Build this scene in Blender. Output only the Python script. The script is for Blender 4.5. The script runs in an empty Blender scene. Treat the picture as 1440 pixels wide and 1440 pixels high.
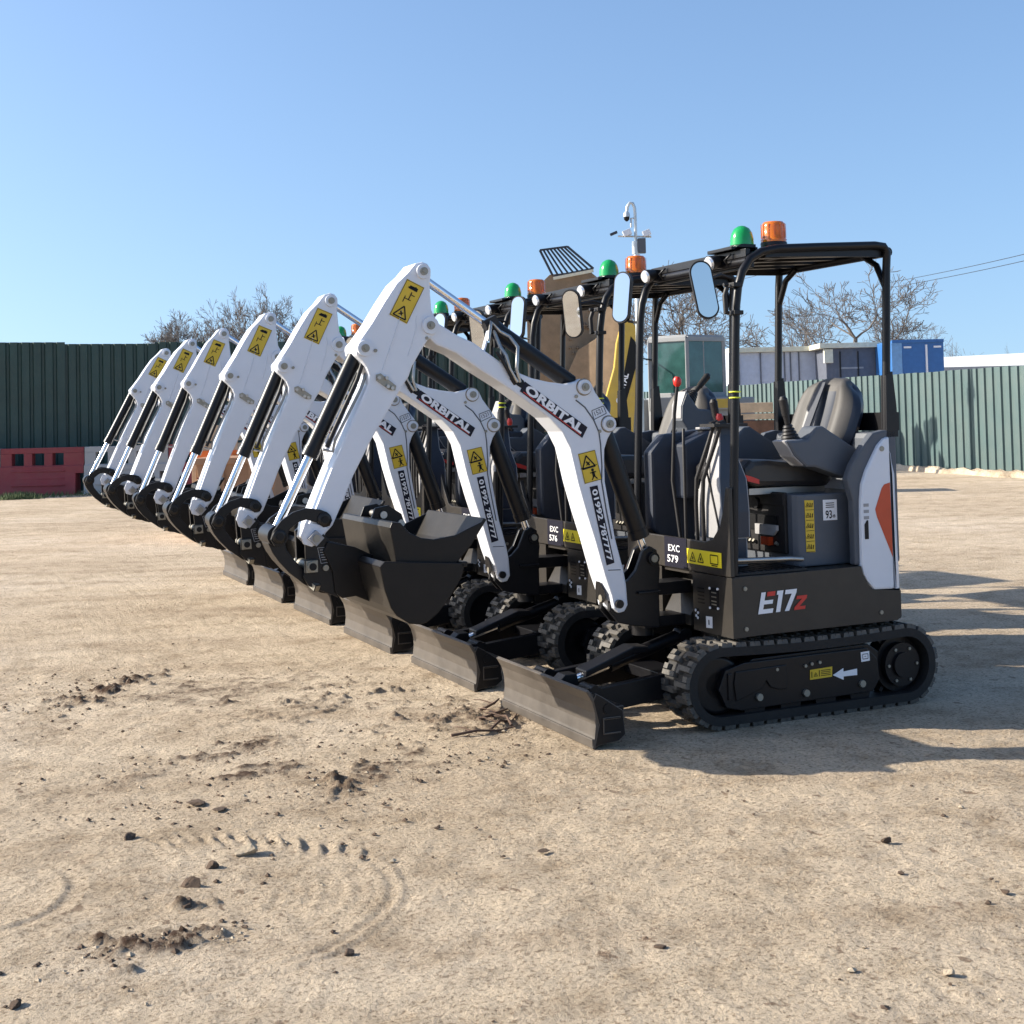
import bpy, bmesh, math, random
import numpy as np
from mathutils import Vector, Matrix
random.seed(7); rng=np.random.default_rng(11)
R=math.radians
sc=bpy.context.scene; COL=sc.collection
V=Vector
# ------------------------------------------------------------------ materials
MATS={}
def mat(name,col,rough=.5,metal=0,dust=None,dustamt=0,nscale=6,bump=0,bscale=40,var=.12,trans=0,coat=0,spec=.5,emit=None):
    m=bpy.data.materials.new(name); m.use_nodes=True; nt=m.node_tree; N=nt.nodes; Lk=nt.links
    b=N['Principled BSDF']; b.inputs['Roughness'].default_value=rough; b.inputs['Metallic'].default_value=metal
    b.inputs['Specular IOR Level'].default_value=spec
    if trans: b.inputs['Transmission Weight'].default_value=trans
    if coat: b.inputs['Coat Weight'].default_value=coat; b.inputs['Coat Roughness'].default_value=.08
    tc=N.new('ShaderNodeTexCoord')
    n=N.new('ShaderNodeTexNoise'); n.inputs['Scale'].default_value=nscale; n.inputs['Detail'].default_value=6; n.inputs['Roughness'].default_value=.6
    Lk.new(tc.outputs['Object'],n.inputs['Vector'])
    c=Vector(col)
    ra=N.new('ShaderNodeValToRGB'); ra.color_ramp.elements[0].position=.3; ra.color_ramp.elements[1].position=.7
    ra.color_ramp.elements[0].color=(*(c*(1-var)),1); ra.color_ramp.elements[1].color=(*[min(1,x*(1+var)) for x in c],1)
    Lk.new(n.outputs['Fac'],ra.inputs['Fac']); out=ra.outputs['Color']
    if dust:
        n2=N.new('ShaderNodeTexNoise'); n2.inputs['Scale'].default_value=nscale*2.7; n2.inputs['Detail'].default_value=8; n2.inputs['Roughness'].default_value=.7
        Lk.new(tc.outputs['Object'],n2.inputs['Vector'])
        r2=N.new('ShaderNodeMapRange'); r2.inputs['From Min'].default_value=.35; r2.inputs['From Max'].default_value=.75
        r2.inputs['To Min'].default_value=dustamt*.45; r2.inputs['To Max'].default_value=dustamt*1.3
        Lk.new(n2.outputs['Fac'],r2.inputs['Value'])
        mx=N.new('ShaderNodeMix'); mx.data_type='RGBA'; mx.inputs['B'].default_value=(*dust,1)
        Lk.new(r2.outputs['Result'],mx.inputs['Factor']); Lk.new(out,mx.inputs['A']); out=mx.outputs['Result']
        mr=N.new('ShaderNodeMapRange'); mr.inputs['To Min'].default_value=rough; mr.inputs['To Max'].default_value=min(1,rough+.5)
        Lk.new(r2.outputs['Result'],mr.inputs['Value']); Lk.new(mr.outputs['Result'],b.inputs['Roughness'])
    Lk.new(out,b.inputs['Base Color'])
    if bump:
        n3=N.new('ShaderNodeTexNoise'); n3.inputs['Scale'].default_value=bscale; n3.inputs['Detail'].default_value=5
        Lk.new(tc.outputs['Object'],n3.inputs['Vector'])
        bp=N.new('ShaderNodeBump'); bp.inputs['Strength'].default_value=bump; bp.inputs['Distance'].default_value=.01
        Lk.new(n3.outputs['Fac'],bp.inputs['Height']); Lk.new(bp.outputs['Normal'],b.inputs['Normal'])
    if emit: b.inputs['Emission Color'].default_value=(*emit[0],1); b.inputs['Emission Strength'].default_value=emit[1]
    MATS[name]=m; return m
DUST=(.30,.24,.17)
mat('white_paint',(.66,.69,.75),.34,dust=DUST,dustamt=.06,nscale=3,bump=.02,bscale=60,var=.03,coat=.25)
mat('black_paint',(.0045,.0047,.0065),.36,dust=DUST,dustamt=.010,spec=.30,nscale=5,bump=.03,bscale=80)
mat('skirt_paint',(.017,.0155,.0145),.36,dust=DUST,dustamt=.045,spec=.4,nscale=3,bump=.03,bscale=50)
mat('grey_plastic',(.062,.074,.094),.5,dust=DUST,dustamt=.05,nscale=4,bump=.05,bscale=120)
mat('light_grey_plastic',(.30,.30,.31),.5,dust=DUST,dustamt=.10,nscale=4,bump=.05,bscale=120)
mat('navy_plastic',(.016,.023,.040),.45,dust=DUST,dustamt=.025,nscale=4)
mat('black_plastic',(.008,.008,.010),.5,spec=.35,dust=DUST,dustamt=.03,nscale=6,bump=.05,bscale=90)
mat('vinyl',(.012,.012,.014),.35,dust=DUST,dustamt=.03,bump=.08,bscale=150)
mat('seat_grey',(.058,.056,.055),.6,dust=DUST,dustamt=.06,bump=.06,bscale=120)
mat('rubber',(.008,.008,.009),.6,spec=.3,dust=DUST,dustamt=.03,nscale=7,bump=.15,bscale=60)
mat('dusty_rubber',(.016,.016,.017),.55,dust=(.42,.36,.28),dustamt=.20,nscale=9,bump=.3,bscale=60)
mat('chrome',(.75,.76,.78),.12,1,var=.03)
mat('steel',(.45,.44,.42),.38,1,dust=DUST,dustamt=.15,nscale=10)
mat('zinc',(.30,.29,.25),.45,.8,dust=DUST,dustamt=.2,nscale=12)
mat('blade_steel',(.042,.036,.031),.40,.25,dust=(.32,.27,.22),dustamt=.20,nscale=2.2,bump=.08,bscale=25,var=.25)
mat('bucket_paint',(.0055,.0047,.005),.40,dust=DUST,dustamt=.012,spec=.25,nscale=4,bump=.05,bscale=40)
mat('bucket_back',(.009,.0085,.008),.38,.1,dust=DUST,dustamt=.045,spec=.35,nscale=3,bump=.06,bscale=30)
mat('yellow_sticker',(.62,.42,.02),.4,var=.05)
mat('bright_yellow',(.85,.68,.02),.4,var=.04)
mat('sticker_black',(.006,.006,.007),.45,var=.02,spec=.25)
mat('sticker_navy',(.006,.006,.016),.45,var=.02,spec=.25)
mat('sticker_white',(.78,.78,.80),.4,var=.02)
mat('sticker_red',(.55,.03,.02),.4,var=.02)
mat('orange_reflector',(.50,.055,.012),.3,var=.08)
mat('red_plastic',(.62,.03,.02),.35,var=.05)
mat('amber_lens',(.85,.22,.01),.12,trans=.45,var=.1,coat=.4)
mat('green_lens',(.01,.42,.10),.15,trans=.35,var=.08,coat=.4)
mat('lamp_glass',(.85,.86,.88),.12,.55,var=.05)
mat('mirror_glass',(.66,.69,.72),.03,1,var=.01)
mat('grease',(.20,.165,.12),.55,nscale=20,var=.4)
mat('hi_vis',(.75,.8,.05),.5)
# ------------------------------------------------------------------ mesh builder
class MB:
    def __init__(s): s.v=[];s.f=[];s.m=[];s.s=[]
    def add(s,vs,fs,m=0,sm=False):
        o=len(s.v); s.v+= [tuple(p) for p in vs]
        for f in fs: s.f.append([i+o for i in f]); s.m.append(m); s.s.append(sm)
        return s
    def box(s,x0,x1,y0,y1,z0,z1,m=0):
        return s.add([(x0,y0,z0),(x1,y0,z0),(x1,y1,z0),(x0,y1,z0),(x0,y0,z1),(x1,y0,z1),(x1,y1,z1),(x0,y1,z1)],
          [(0,3,2,1),(4,5,6,7),(0,1,5,4),(1,2,6,5),(2,3,7,6),(3,0,4,7)],m)
    def obox(s,p0,p1,w,h,up=(0,0,1),m=0):      # bar from p0 to p1, w across, h along up
        p0=V(p0);p1=V(p1);d=(p1-p0).normalized();up=V(up);a=d.cross(up)
        if a.length<1e-4: a=d.cross(V((0,1,0)))
        a.normalize();u=a.cross(d).normalized(); q=[]
        for p in(p0,p1):
            for i,j in((-1,-1),(1,-1),(1,1),(-1,1)): q.append(p+a*(i*w/2)+u*(j*h/2))
        return s.add(q,[(0,1,2,3),(7,6,5,4),(0,4,5,1),(1,5,6,2),(2,6,7,3),(3,7,4,0)],m)
    def prism(s,poly,a,b,ax='Y',m=0):
        n=len(poly)
        def P(p,t):
            return {'Y':(p[0],t,p[1]),'X':(t,p[0],p[1]),'Z':(p[0],p[1],t)}[ax]
        vs=[P(p,a) for p in poly]+[P(p,b) for p in poly]
        fs=[list(range(n)),list(range(2*n-1,n-1,-1))]+[[i,(i+1)%n,n+(i+1)%n,n+i] for i in range(n)]
        return s.add(vs,fs,m)
    def cyl(s,p0,p1,r0,r1=None,seg=16,m=0,caps=True):
        if r1 is None:r1=r0
        p0=V(p0);p1=V(p1);d=(p1-p0).normalized();a=d.cross(V((0,0,1)))
        if a.length<1e-3:a=d.cross(V((1,0,0)))
        a.normalize();u=a.cross(d); vs=[]
        for p,r in((p0,r0),(p1,r1)):
            for i in range(seg):
                t=2*math.pi*i/seg; vs.append(p+a*(math.cos(t)*r)+u*(math.sin(t)*r))
        s.add(vs,[[i,(i+1)%seg,seg+(i+1)%seg,seg+i] for i in range(seg)],m,True)
        if caps: s.add(vs,[list(range(seg)),list(range(2*seg-1,seg-1,-1))],m)
        return s
    def tube(s,pts,r,seg=8,m=0):
        pts=[V(p) for p in pts]; n=len(pts); rs=r if isinstance(r,(list,tuple)) else [r]*n
        t=[(pts[min(i+1,n-1)]-pts[max(i-1,0)]).normalized() for i in range(n)]
        a=t[0].cross(V((0,0,1)))
        if a.length<1e-3:a=t[0].cross(V((0,1,0)))
        a.normalize(); vs=[]
        for i in range(n):
            a=(a-t[i]*a.dot(t[i])).normalized(); u=a.cross(t[i])
            for k in range(seg):
                q=2*math.pi*k/seg; vs.append(pts[i]+a*(math.cos(q)*rs[i])+u*(math.sin(q)*rs[i]))
        fs=[[i*seg+k,i*seg+(k+1)%seg,(i+1)*seg+(k+1)%seg,(i+1)*seg+k] for i in range(n-1) for k in range(seg)]
        s.add(vs,fs,m,True); s.add(vs[:seg]+vs[-seg:],[list(range(seg)),list(range(2*seg-1,seg-1,-1))],m); return s
    def lathe(s,c,prof,seg=20,m=0,ax='Z'):
        c=V(c);n=len(prof);vs=[]
        for r,h in prof:
            for k in range(seg):
                q=2*math.pi*k/seg; x,y=r*math.cos(q),r*math.sin(q)
                vs.append(c+(V((x,y,h)) if ax=='Z' else V((x,h,y)) if ax=='Y' else V((h,x,y))))
        s.add(vs,[[i*seg+k,i*seg+(k+1)%seg,(i+1)*seg+(k+1)%seg,(i+1)*seg+k] for i in range(n-1) for k in range(seg)],m,True)
        s.add(vs[:seg]+vs[-seg:],[list(range(seg)),list(range(2*seg-1,seg-1,-1))],m); return s
    def shell(s,path,y0,y1,th,m=0):             # plate following an XZ path, thickened inwards
        n=len(path); P=[V((p[0],0,p[1])) for p in path]; nn=[]
        for i in range(n):
            d=(P[min(i+1,n-1)]-P[max(i-1,0)]).normalized(); nn.append(V((-d.z,0,d.x)))
        poly=[(p.x,p.z) for p in P]+[(P[i].x+nn[i].x*th,P[i].z+nn[i].z*th) for i in range(n-1,-1,-1)]
        vs=[];fs=[]
        for i in range(n):
            q=P[i]+nn[i]*th
            vs+=[(P[i].x,y0,P[i].z),(P[i].x,y1,P[i].z),(q.x,y1,q.z),(q.x,y0,q.z)]
        for i in range(n-1):
            a=4*i;b=a+4
            fs+=[(a,a+1,b+1,b),(a+1,a+2,b+2,b+1),(a+2,a+3,b+3,b+2),(a+3,a,b,b+3)]
        fs+=[(0,3,2,1),(4*n-4,4*n-3,4*n-2,4*n-1)]
        return s.add(vs,fs,m)
    def ring(s,c,ro,ri,y0,y1,seg=20,m=0):
        s.lathe((c[0],0,c[1]),[(ri,y1),(ro,y1),(ro,y0),(ri,y0)],seg,m,'Y'); return s
    def xf(s,M):
        s.v=[tuple(M@V(p)) for p in s.v]; return s
    def join(s,o,dm=0):
        k=len(s.v); s.v+=o.v; s.f+=[[i+k for i in f] for f in o.f]; s.m+=[a+dm for a in o.m]; s.s+=o.s; return s
    def mesh(s,name,mats,bevel=0):
        me=bpy.data.meshes.new(name); me.from_pydata(s.v,[],s.f)
        for k in mats: me.materials.append(MATS[k] if isinstance(k,str) else k)
        me.polygons.foreach_set('material_index',s.m); me.polygons.foreach_set('use_smooth',s.s)
        bm=bmesh.new(); bm.from_mesh(me)
        bmesh.ops.recalc_face_normals(bm,faces=bm.faces)
        if bevel:
            es=[e for e in bm.edges if len(e.link_faces)==2 and e.calc_face_angle(0)>R(38) and not (e.link_faces[0].smooth and e.link_faces[1].smooth)]
            bmesh.ops.bevel(bm,geom=es,offset=bevel,segments=2,profile=.6,affect='EDGES',clamp_overlap=True)
        bm.to_mesh(me); bm.free()
        return me
    def build(s,name,mats,parent=None,bevel=0,label=None):
        return link(name,s.mesh(name,mats,bevel),parent,label)
def link(name,me,parent=None,label=None):
    o=bpy.data.objects.new(name,me); COL.objects.link(o)
    if parent: o.parent=parent
    if label:o['label']=label
    return o
def tag(o,label=None,cat=None,group=None,kind=None):
    if label:o['label']=label
    if cat:o['category']=cat
    if group:o['group']=group
    if kind:o['kind']=kind
    return o
def empty(name,loc,rz=0):
    o=bpy.data.objects.new(name,None); COL.objects.link(o); o.location=loc; o.rotation_euler[2]=rz; o.empty_display_size=.2; return o
_tc={}
def text(mb,st,o,xd,ud,h,m=0,bold=.0,sx=1,align='L',space=1):
    """flat lettering: origin o (baseline left), reading direction xd, glyph-up ud, cap height h"""
    key=(st,bold,space)
    if key not in _tc:
        c=bpy.data.curves.new('t','FONT'); c.body=st; c.offset=bold; c.space_character=space; c.resolution_u=3
        ob=bpy.data.objects.new('t',c); COL.objects.link(ob)
        dg=bpy.context.evaluated_depsgraph_get(); dg.update(); me=bpy.data.meshes.new_from_object(ob.evaluated_get(dg))
        _tc[key]=([tuple(v.co) for v in me.vertices],[tuple(p.vertices) for p in me.polygons])
        COL.objects.unlink(ob); bpy.data.objects.remove(ob); bpy.data.curves.remove(c); bpy.data.meshes.remove(me)
    vs,fs=_tc[key]; w=max(v[0] for v in vs)
    xd=V(xd).normalized();ud=V(ud).normalized();k=h/.70;o=V(o)
    off=-w*k*sx/2 if align=='C' else 0
    mb.add([o+xd*(v[0]*k*sx+off)+ud*(v[1]*k) for v in vs],fs,m); return w*k*sx
def plate(mb,pts,m=0,t=.0015,n=(0,1,0)):
    """thin sticker with thickness"""
    n=V(n).normalized(); p=[V(q) for q in pts]; k=len(p)
    mb.add(p+[q+n*t for q in p],[list(range(k)),list(range(2*k-1,k-1,-1))]+[[i,(i+1)%k,k+(i+1)%k,k+i] for i in range(k)],m)
def xz(pts,y): return [(p[0],y,p[1]) for p in pts]
def line(mb,a,b,w,n,m): # flat stroke
    a=V(a);b=V(b);d=(b-a).normalized();s=d.cross(V(n)).normalized()*w/2
    mb.add([a-s,b-s,b+s,a+s],[(0,1,2,3)],m)
def tri_sign(mb,c,r,xd,ud,n,m):
    c=V(c);xd=V(xd).normalized();ud=V(ud).normalized()
    p=[c+ud*r*.62,c-ud*r*.5-xd*r*.66,c-ud*r*.5+xd*r*.66]
    for i in range(3): line(mb,p[i],p[(i+1)%3],r*.13,n,m)
    line(mb,c+ud*r*.1-xd*r*.12,c-ud*r*.3+xd*r*.12,r*.16,n,m); line(mb,c+ud*r*.0+xd*r*.2,c-ud*r*.25-xd*r*.2,r*.1,n,m)
# ------------------------------------------------------------------ one mini excavator
XL=V((-1,0,0))     # reading direction on the side that faces the camera (front of machine is +X)
def belt_pt(s):    # point on the outer line of the track at arc length s ; returns (x,z,nx,nz)
    xf,xr,zf,zr,r=.485,-.565,.196,.192,.196
    Ls=xf-xr; C=math.pi*r; per=2*Ls+2*C; s%=per
    if s<Ls: return (xr+s, 0.0,0,-1)
    s-=Ls
    if s<C: a=-math.pi/2+s/r; return (xf+r*math.cos(a),r+r*math.sin(a),math.cos(a),math.sin(a))
    s-=C
    if s<Ls: 
        t=s/Ls; sag=-.014*math.sin(math.pi*t); return (xf-s,2*r+sag,0,1)
    s-=Ls; a=math.pi/2+s/r; return (xr+r*math.cos(a),r+r*math.sin(a),math.cos(a),math.sin(a))
PER=2*1.05+2*math.pi*.196
def track_mesh(sg):
    mb=MB(); n=132; yo,yi=.488,.262; y0,y1=(yi,yo) if sg>0 else (-yo,-yi)
    ro=.020; vs=[]
    for i in range(n):
        x,z,nx,nz=belt_pt(PER*i/n)
        for y,d in((y0,ro),(y1,ro),(y1,ro+.040),(y0,ro+.040)): vs.append((x-nx*d,y,z-nz*d))
    fs=[]
    for i in range(n):
        a=4*i;b=4*((i+1)%n)
        for k in range(4): fs.append((a+k,a+(k+1)%4,b+(k+1)%4,b+k))
    mb.add(vs,fs,0)
    NL=44; p=PER/NL
    def blk(s0,s1,ya,yb,hi,m,slant=0):
        q=[]
        for s,dd in((s0,0),(s1,1)):
            x,z,nx,nz=belt_pt(s)
            for y in(ya,yb):
                for h in(.019,.021-.021+hi*-1): q.append((x-nx*(.019 if h==.019 else -hi*0.0),y,z-nz*(.019 if h==.019 else 0)))
        return q
    for i in range(NL):
        s=i*p
        for half in(0,1):
            yc=(y0+y1)/2; so=s+half*p*.5
            ya,yb=(yc+.004,y1-.002) if half==0 else (y0+.002,yc-.004)
            def hexa(s0,s1,a,b,hb=.0):
                q=[]
                for ss,ins in((s0,.004),(s1,-.004)):
                    x,z,nx,nz=belt_pt(ss); x2,z2,nx2,nz2=belt_pt(ss+ins)
                    q+=[(x-nx*.021,a,z-nz*.021),(x-nx*.021,b,z-nz*.021),(x2+nx2*hb,b-.003*(1 if b>a else -1),z2+nz2*hb),(x2+nx2*hb,a+.003*(1 if b>a else -1),z2+nz2*hb)]
                mb.add(q,[(0,3,2,1),(4,5,6,7),(0,1,5,4),(1,2,6,5),(3,7,6,2),(0,4,7,3)],1)
            hexa(so,so+p*.40,ya,yb)
            if half==0: hexa(so+p*.36,so+p*.80,yb-.040,yb)      # hooked end at the shoulder
            else: hexa(so+p*.36,so+p*.80,ya,ya+.040)
            if half==0: hexa(so-p*.22,so+.01,ya,ya+.028)
    return mb.mesh('track',['rubber','dusty_rubber'],0)
def cylinder_parts(p0,p1,k,rb,rr,name,parent,eye=.04,w=.03,axis=(0,1,0),rev=False):
    p0=V(p0);p1=V(p1);d=(p1-p0).normalized();c=p0+(p1-p0)*k
    mb=MB(); mb.cyl(p0+d*eye,c,rb,seg=20); mb.cyl(c-d*.03,c+d*.012,rb*1.08,seg=20)
    mb.cyl(p0-V(axis)*w,p0+V(axis)*w,eye,seg=18); mb.cyl(p0,p0+d*eye*1.4,rb*.75)
    s=V(axis)*rb*1.0
    b=mb.build(name,['black_paint'],parent)
    r=MB(); r.cyl(c,p1,rr,seg=16,m=0); r.cyl(p1-V(axis)*w,p1+V(axis)*w,eye*.85,seg=18,m=1)
    r.build('rod',['chrome','black_paint'],b)
    return b
GROUP='new mini excavators parked in a row'
def make_excavator():
    M=empty('mini_excavator',(0,0,0))
    # tracks -----------------------------------------------------------
    for sg in(1,-1):
        t=link('track',track_mesh(sg),M)
        Y=lambda y:y*sg
        f=MB()
        ya,yb=sorted((Y(.30),Y(.455)))
        f.prism([(-.40,.10),(.30,.10),(.36,.14),(.36,.27),(.30,.30),(-.36,.31),(-.42,.27)],ya,yb,'Y')
        ya,yb=sorted((Y(.43),Y(.472)))
        f.prism([(-.37,.085),(.38,.075),(.46,.095),(.50,.18),(.46,.265),(.36,.29),(-.34,.295),(-.40,.24),(-.41,.14)],ya,yb,'Y')
        ya,yb=sorted((Y(.472),Y(.480)))
        f.prism([(.13,.150),(.17,.15),(.22,.165),(.245,.20),(.27,.165),(.41,.12),(.42,.20),(.41,.255),(.13,.262)],ya,yb,'Y'); f.box(.43,.452,ya,yb,.13,.25)
        for bx,bz in((.183,.244),(.023,.245),(-.013,.251),(-.058,.254)): f.cyl((bx,Y(.47),bz),(bx,Y(.482),bz),.008,seg=8,m=1)
        for bx,bz in((.285,.128),(.024,.12),(-.301,.13)): f.cyl((bx,Y(.47),bz),(bx,Y(.486),bz),.017,seg=10,m=1)
        for bx in(-.30,-.1,.1,.3): f.cyl((bx,Y(.30),.082),(bx,Y(.46),.082),.058,seg=18)
        fr=f.build('track_frame',['black_paint','zinc'],t,.004)
        w=MB(); w.cyl((.485,Y(.32),.196),(.485,Y(.42),.196),.132,seg=32); w.cyl((.485,Y(.40),.196),(.485,Y(.44),.196),.06,seg=20); w.ring((.485,.196),.132,.115,*sorted((Y(.43),Y(.44))),seg=32)
        w.build('idler',['black_paint'],t)
        w=MB(); w.cyl((-.565,Y(.34),.192),(-.565,Y(.42),.192),.135,seg=32)
        for i in range(14):
            a=2*math.pi*i/14; c=V((-.565+.145*math.cos(a),Y(.38),.192+.145*math.sin(a)))
            w.obox(c-V((math.cos(a),0,math.sin(a)))*.02,c+V((math.cos(a),0,math.sin(a)))*.018,.02,.05,up=(0,1,0))
        w.cyl((-.565,Y(.40),.192),(-.565,Y(.455),.192),.105,seg=28); w.cyl((-.565,Y(.44),.192),(-.565,Y(.47),.192),.06,seg=20)
        for i in range(6):
            a=2*math.pi*i/6; w.cyl((-.565+.085*math.cos(a),Y(.45),.192+.085*math.sin(a)),(-.565+.085*math.cos(a),Y(.462),.192+.085*math.sin(a)),.008,seg=6,m=1)
        w.build('sprocket',['black_paint','zinc'],t)
        if sg>0:
            d=MB(); y=.474
            plate(d,[(-.004,y,.223),(-.131,y,.227),(-.129,y,.180),(-.002,y,.177)],0)
            for p,q in(((-.012,.215),(-.012,.186)),((-.055,.217),(-.055,.188))): line(d,(p[0],y+.003,p[1]),(q[0],y+.003,q[1]),.004,(0,1,0),1)
            tri_sign(d,(-.034,y+.003,.199),.016,XL,(0,0,1),(0,1,0),1)
            for z in(.215,.207,.199,.191): line(d,(-.064,y+.003,z),(-.12,y+.003,z),.003,(0,1,0),1)
            plate(d,xz([(-.133,.186),(-.195,.213),(-.195,.197),(-.275,.203),(-.275,.173),(-.195,.174),(-.195,.158)],y),2)
            plate(d,xz([(-.300,.278),(-.350,.280),(-.352,.234),(-.302,.232)],y),2)
            for p,q in(((-.31,.268),(-.341,.268)),((-.31,.245),(-.341,.245)),((-.31,.268),(-.31,.245)),((-.341,.268),(-.341,.245)),((-.32,.257),(-.33,.257))): line(d,(p[0],y+.003,p[1]),(q[0],y+.003,q[1]),.003,(0,1,0),1)
            d.build('track_sticker',['yellow_sticker','sticker_black','sticker_white'],t)
    u=MB(); u.box(-.30,.30,-.30,.30,.16,.31); u.box(-.38,-.26,-.42,.42,.17,.26); u.box(.22,.34,-.42,.42,.17,.26)
    u.cyl((0,0,.30),(0,0,.41),.25,seg=36); u.ring((0,0),.01,.005,0,.001)
    u.build('undercarriage',['black_paint'],M,.006)
    # dozer blade ------------------------------------------------------
    b=MB(); path=[(1.158,.0),(1.146,.05),(1.140,.10),(1.142,.15),(1.155,.20),(1.182,.245)]
    b.shell(path,-.49,.49,.016,0)
    b.obox((1.151,-.488,.020),(1.151,.488,.020),.014,.040,m=0)
    for s in(1,-1):
        ya,yb=sorted((s*.478,s*.492))
        b.prism([(1.150,.205),(1.135,.235),(1.10,.215),(1.005,.150),(.995,.045),(1.03,.02),(1.13,.01),(1.15,.0),(1.125,.10)],ya,yb,'Y',1)
        ya,yb=sorted((s*.492,s*.498)); 
        b.box(1.02,1.10,ya,yb,.118,.128,1); b.box(1.02,1.10,ya,yb,.055,.062,1); b.box(1.10,1.107,ya,yb,.055,.128,1)
        b.cyl((1.08,s*.490,.165),(1.08,s*.497,.165),.022,seg=14,m=2)
        b.box(1.0,1.13,min(s*.30,s*.49),max(s*.30,s*.49),.05,.17,1)
    for y in(-.3,-.1,.1,.3): b.box(1.06,1.13,y-.008,y+.008,.02,.20,1)
    b.obox((1.125,-.47,.19),(1.125,.47,.19),.035,.05,m=1)
    bl=b.build('dozer_blade',['blade_steel','black_paint','sticker_black'],M,.003)
    for s in(1,-1):
        a=MB(); a.prism([(1.12,.08),(1.12,.185),(1.03,.20),(.45,.255),(.30,.24),(.30,.15),(.45,.14)],s*.24-.022,s*.24+.022,'Y'); a.box(1.0,1.08,s*.24-.045,s*.24+.045,.09,.215)
        a.cyl((1.04,s*.24-.06,.20),(1.04,s*.24+.06,.20),.026,seg=14)
        a.build('blade_arm',['black_paint'],bl,.004)
    a=MB(); a.box(.45,.60,-.24,.24,.16,.21); a.build('cross_member',['black_paint'],bl,.004); a=MB()
    a.prism([(1.10,.10),(1.10,.20),(1.06,.235),(1.0,.235),(.97,.10)],-.04,.04,'Y')
    a.build('cylinder_bracket',['black_paint'],bl,.004)
    cylinder_parts((.40,0,.36),(1.04,0,.19),.62,.032,.018,'blade_cylinder',M,.035,.035)
    c=MB(); c.prism([(.96,.245),(.70,.335),(.62,.33),(.62,.30),(.70,.30),(.96,.215)],-.055,.055,'Y'); c.build('cylinder_guard',['black_paint'],M,.006)
    # chassis ----------------------------------------------------------
    k=MB()
    prof=[(.42,.405),(.42,.680),(-.312,.688),(-.323,.647),(-.37,.572),(-.545,.556),(-.545,.43),(-.52,.414),(.287,.41)]
    for s in(1,-1):
        ya,yb=sorted((s*.485,s*.145)); k.prism(prof,ya,yb,'Y')
    k.box(-.545,.30,-.15,.15,.42,.66)
    # rear skirt arc
    arc=[]
    for i in range(13):
        a=math.atan2(.485,-.545)+(2*(math.pi-math.atan2(.485,-.545)))*i/12; arc.append((.725*math.cos(a),.725*math.sin(a)))
    k.prism([(-.54,.484)]+arc+[(-.54,-.484)],.42,.565,'Z')
    k.box(-.30,.405,-.484,.484,.664,.684)
    k.prism([(.30,.42),(.42,.42),(.42,.47),(.33,.62),(.20,.62)],-.12,.12,'Y')
    ch=k.build('chassis',['skirt_paint'],M,.008)
    # front panel with upright foot
    fp=MB(); fp.prism([(-.414,.684),(.483,.684),(.483,1.094),(.459,1.094),(.43,.979),(.402,.911),(.339,.851),(.27,.832),(-.291,.836),(-.35,.85),(-.43,.95),(-.483,1.05),(-.483,.70)],.402,.424,'X')
    fp.build('front_panel',['skirt_paint'],M,.004)
    d=MB(); x=.4255; yd=(0,1,0); nX=(1,0,0)
    plate(d,[(x,.112,.79),(x,.413,.79),(x,.413,.72),(x,.112,.72)],0,n=nX)
    xx=x+.003
    for yc in(.165,.235): tri_sign(d,(xx,yc,.752),.038,yd,(0,0,1),nX,1)
    for a_,b_ in(((.32,.775),(.385,.775)),((.385,.775),(.385,.735)),((.385,.735),(.32,.735)),((.32,.735),(.32,.775)),((.33,.727),(.38,.727))): line(d,(xx,*a_),(xx,*b_),.005,nX,1)
    for yc in(.30,.10+.02): pass
    d.build('warning_sticker',['bright_yellow','sticker_black'],ch)
    d=MB(); x=.4205; n_=0
    for z in(.612,.595,.578,.561,.544): plate(d,[(x,.190,z),(x,.245,z),(x,.245,z-.006),(x,.190,z-.006)],0,n=nX)
    d.build('vent_slots',['sticker_black'],ch); d=MB()
    plate(d,[(x,.295,.622),(x,.372,.626),(x,.372,.524),(x,.295,.520)],0,n=nX)
    for y,z in((.30,.617),(.368,.62),(.30,.526),(.368,.53)): d.cyl((x,y,z),(x+.006,y,z),.006,seg=8,m=1)
    for z in(.60,.58,.56,.545): line(d,(x+.003,.312,z),(x+.003,.356,z),.006,nX,2)
    d.build('vent_plate',['sticker_black','sticker_white','zinc'],ch); d=MB()
    plate(d,[(x,.258,.482),(x,.312,.485),(x,.312,.432),(x,.258,.428)],1,n=nX); line(d,(x+.003,.285,.468),(x+.003,.285,.445),.008,nX,0)
    d.build('small_label',['sticker_black','sticker_white'],ch); d=MB()
    plate(d,[(x,.165,.51),(x,.195,.51),(x,.195,.46),(x,.165,.46)],0,n=nX)
    for y,z in((.17,.50),(.19,.49),(.175,.475),(.188,.466)): d.cyl((x,y,z),(x+.004,y,z),.007,seg=8,m=1)
    d.build('wiring_plug',['sticker_black','sticker_white'],ch)
    d=MB()
    for y,z in((.352,.629),(.351,.445),(-.421,.46)): d.cyl((y,.484,z),(y,.492,z),.010,seg=12)
    d.build('panel_bolt',['zinc'],ch)
    # model marking
    d=MB(); y=.4885; up=V((.26,0,1)).normalized()
    def slab(pts,m): d.add(xz(pts,y),[list(range(len(pts)))],m)
    z0,h=.497,.100
    def G(px,pz): return (.290-px-pz*-.30-.0,z0+pz-px*-.03)   # slanted glyph frame
    def gl(poly,m): slab([(.285-px-.22*pz, z0+.010+pz+px*.02) for px,pz in poly],m)
    gl([(0,0),(.080,0),(.080,.020),(.024,.020),(.024,.042),(.072,.042),(.072,.060),(.024,.060),(.024,.098),(0,.098)],0)
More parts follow.
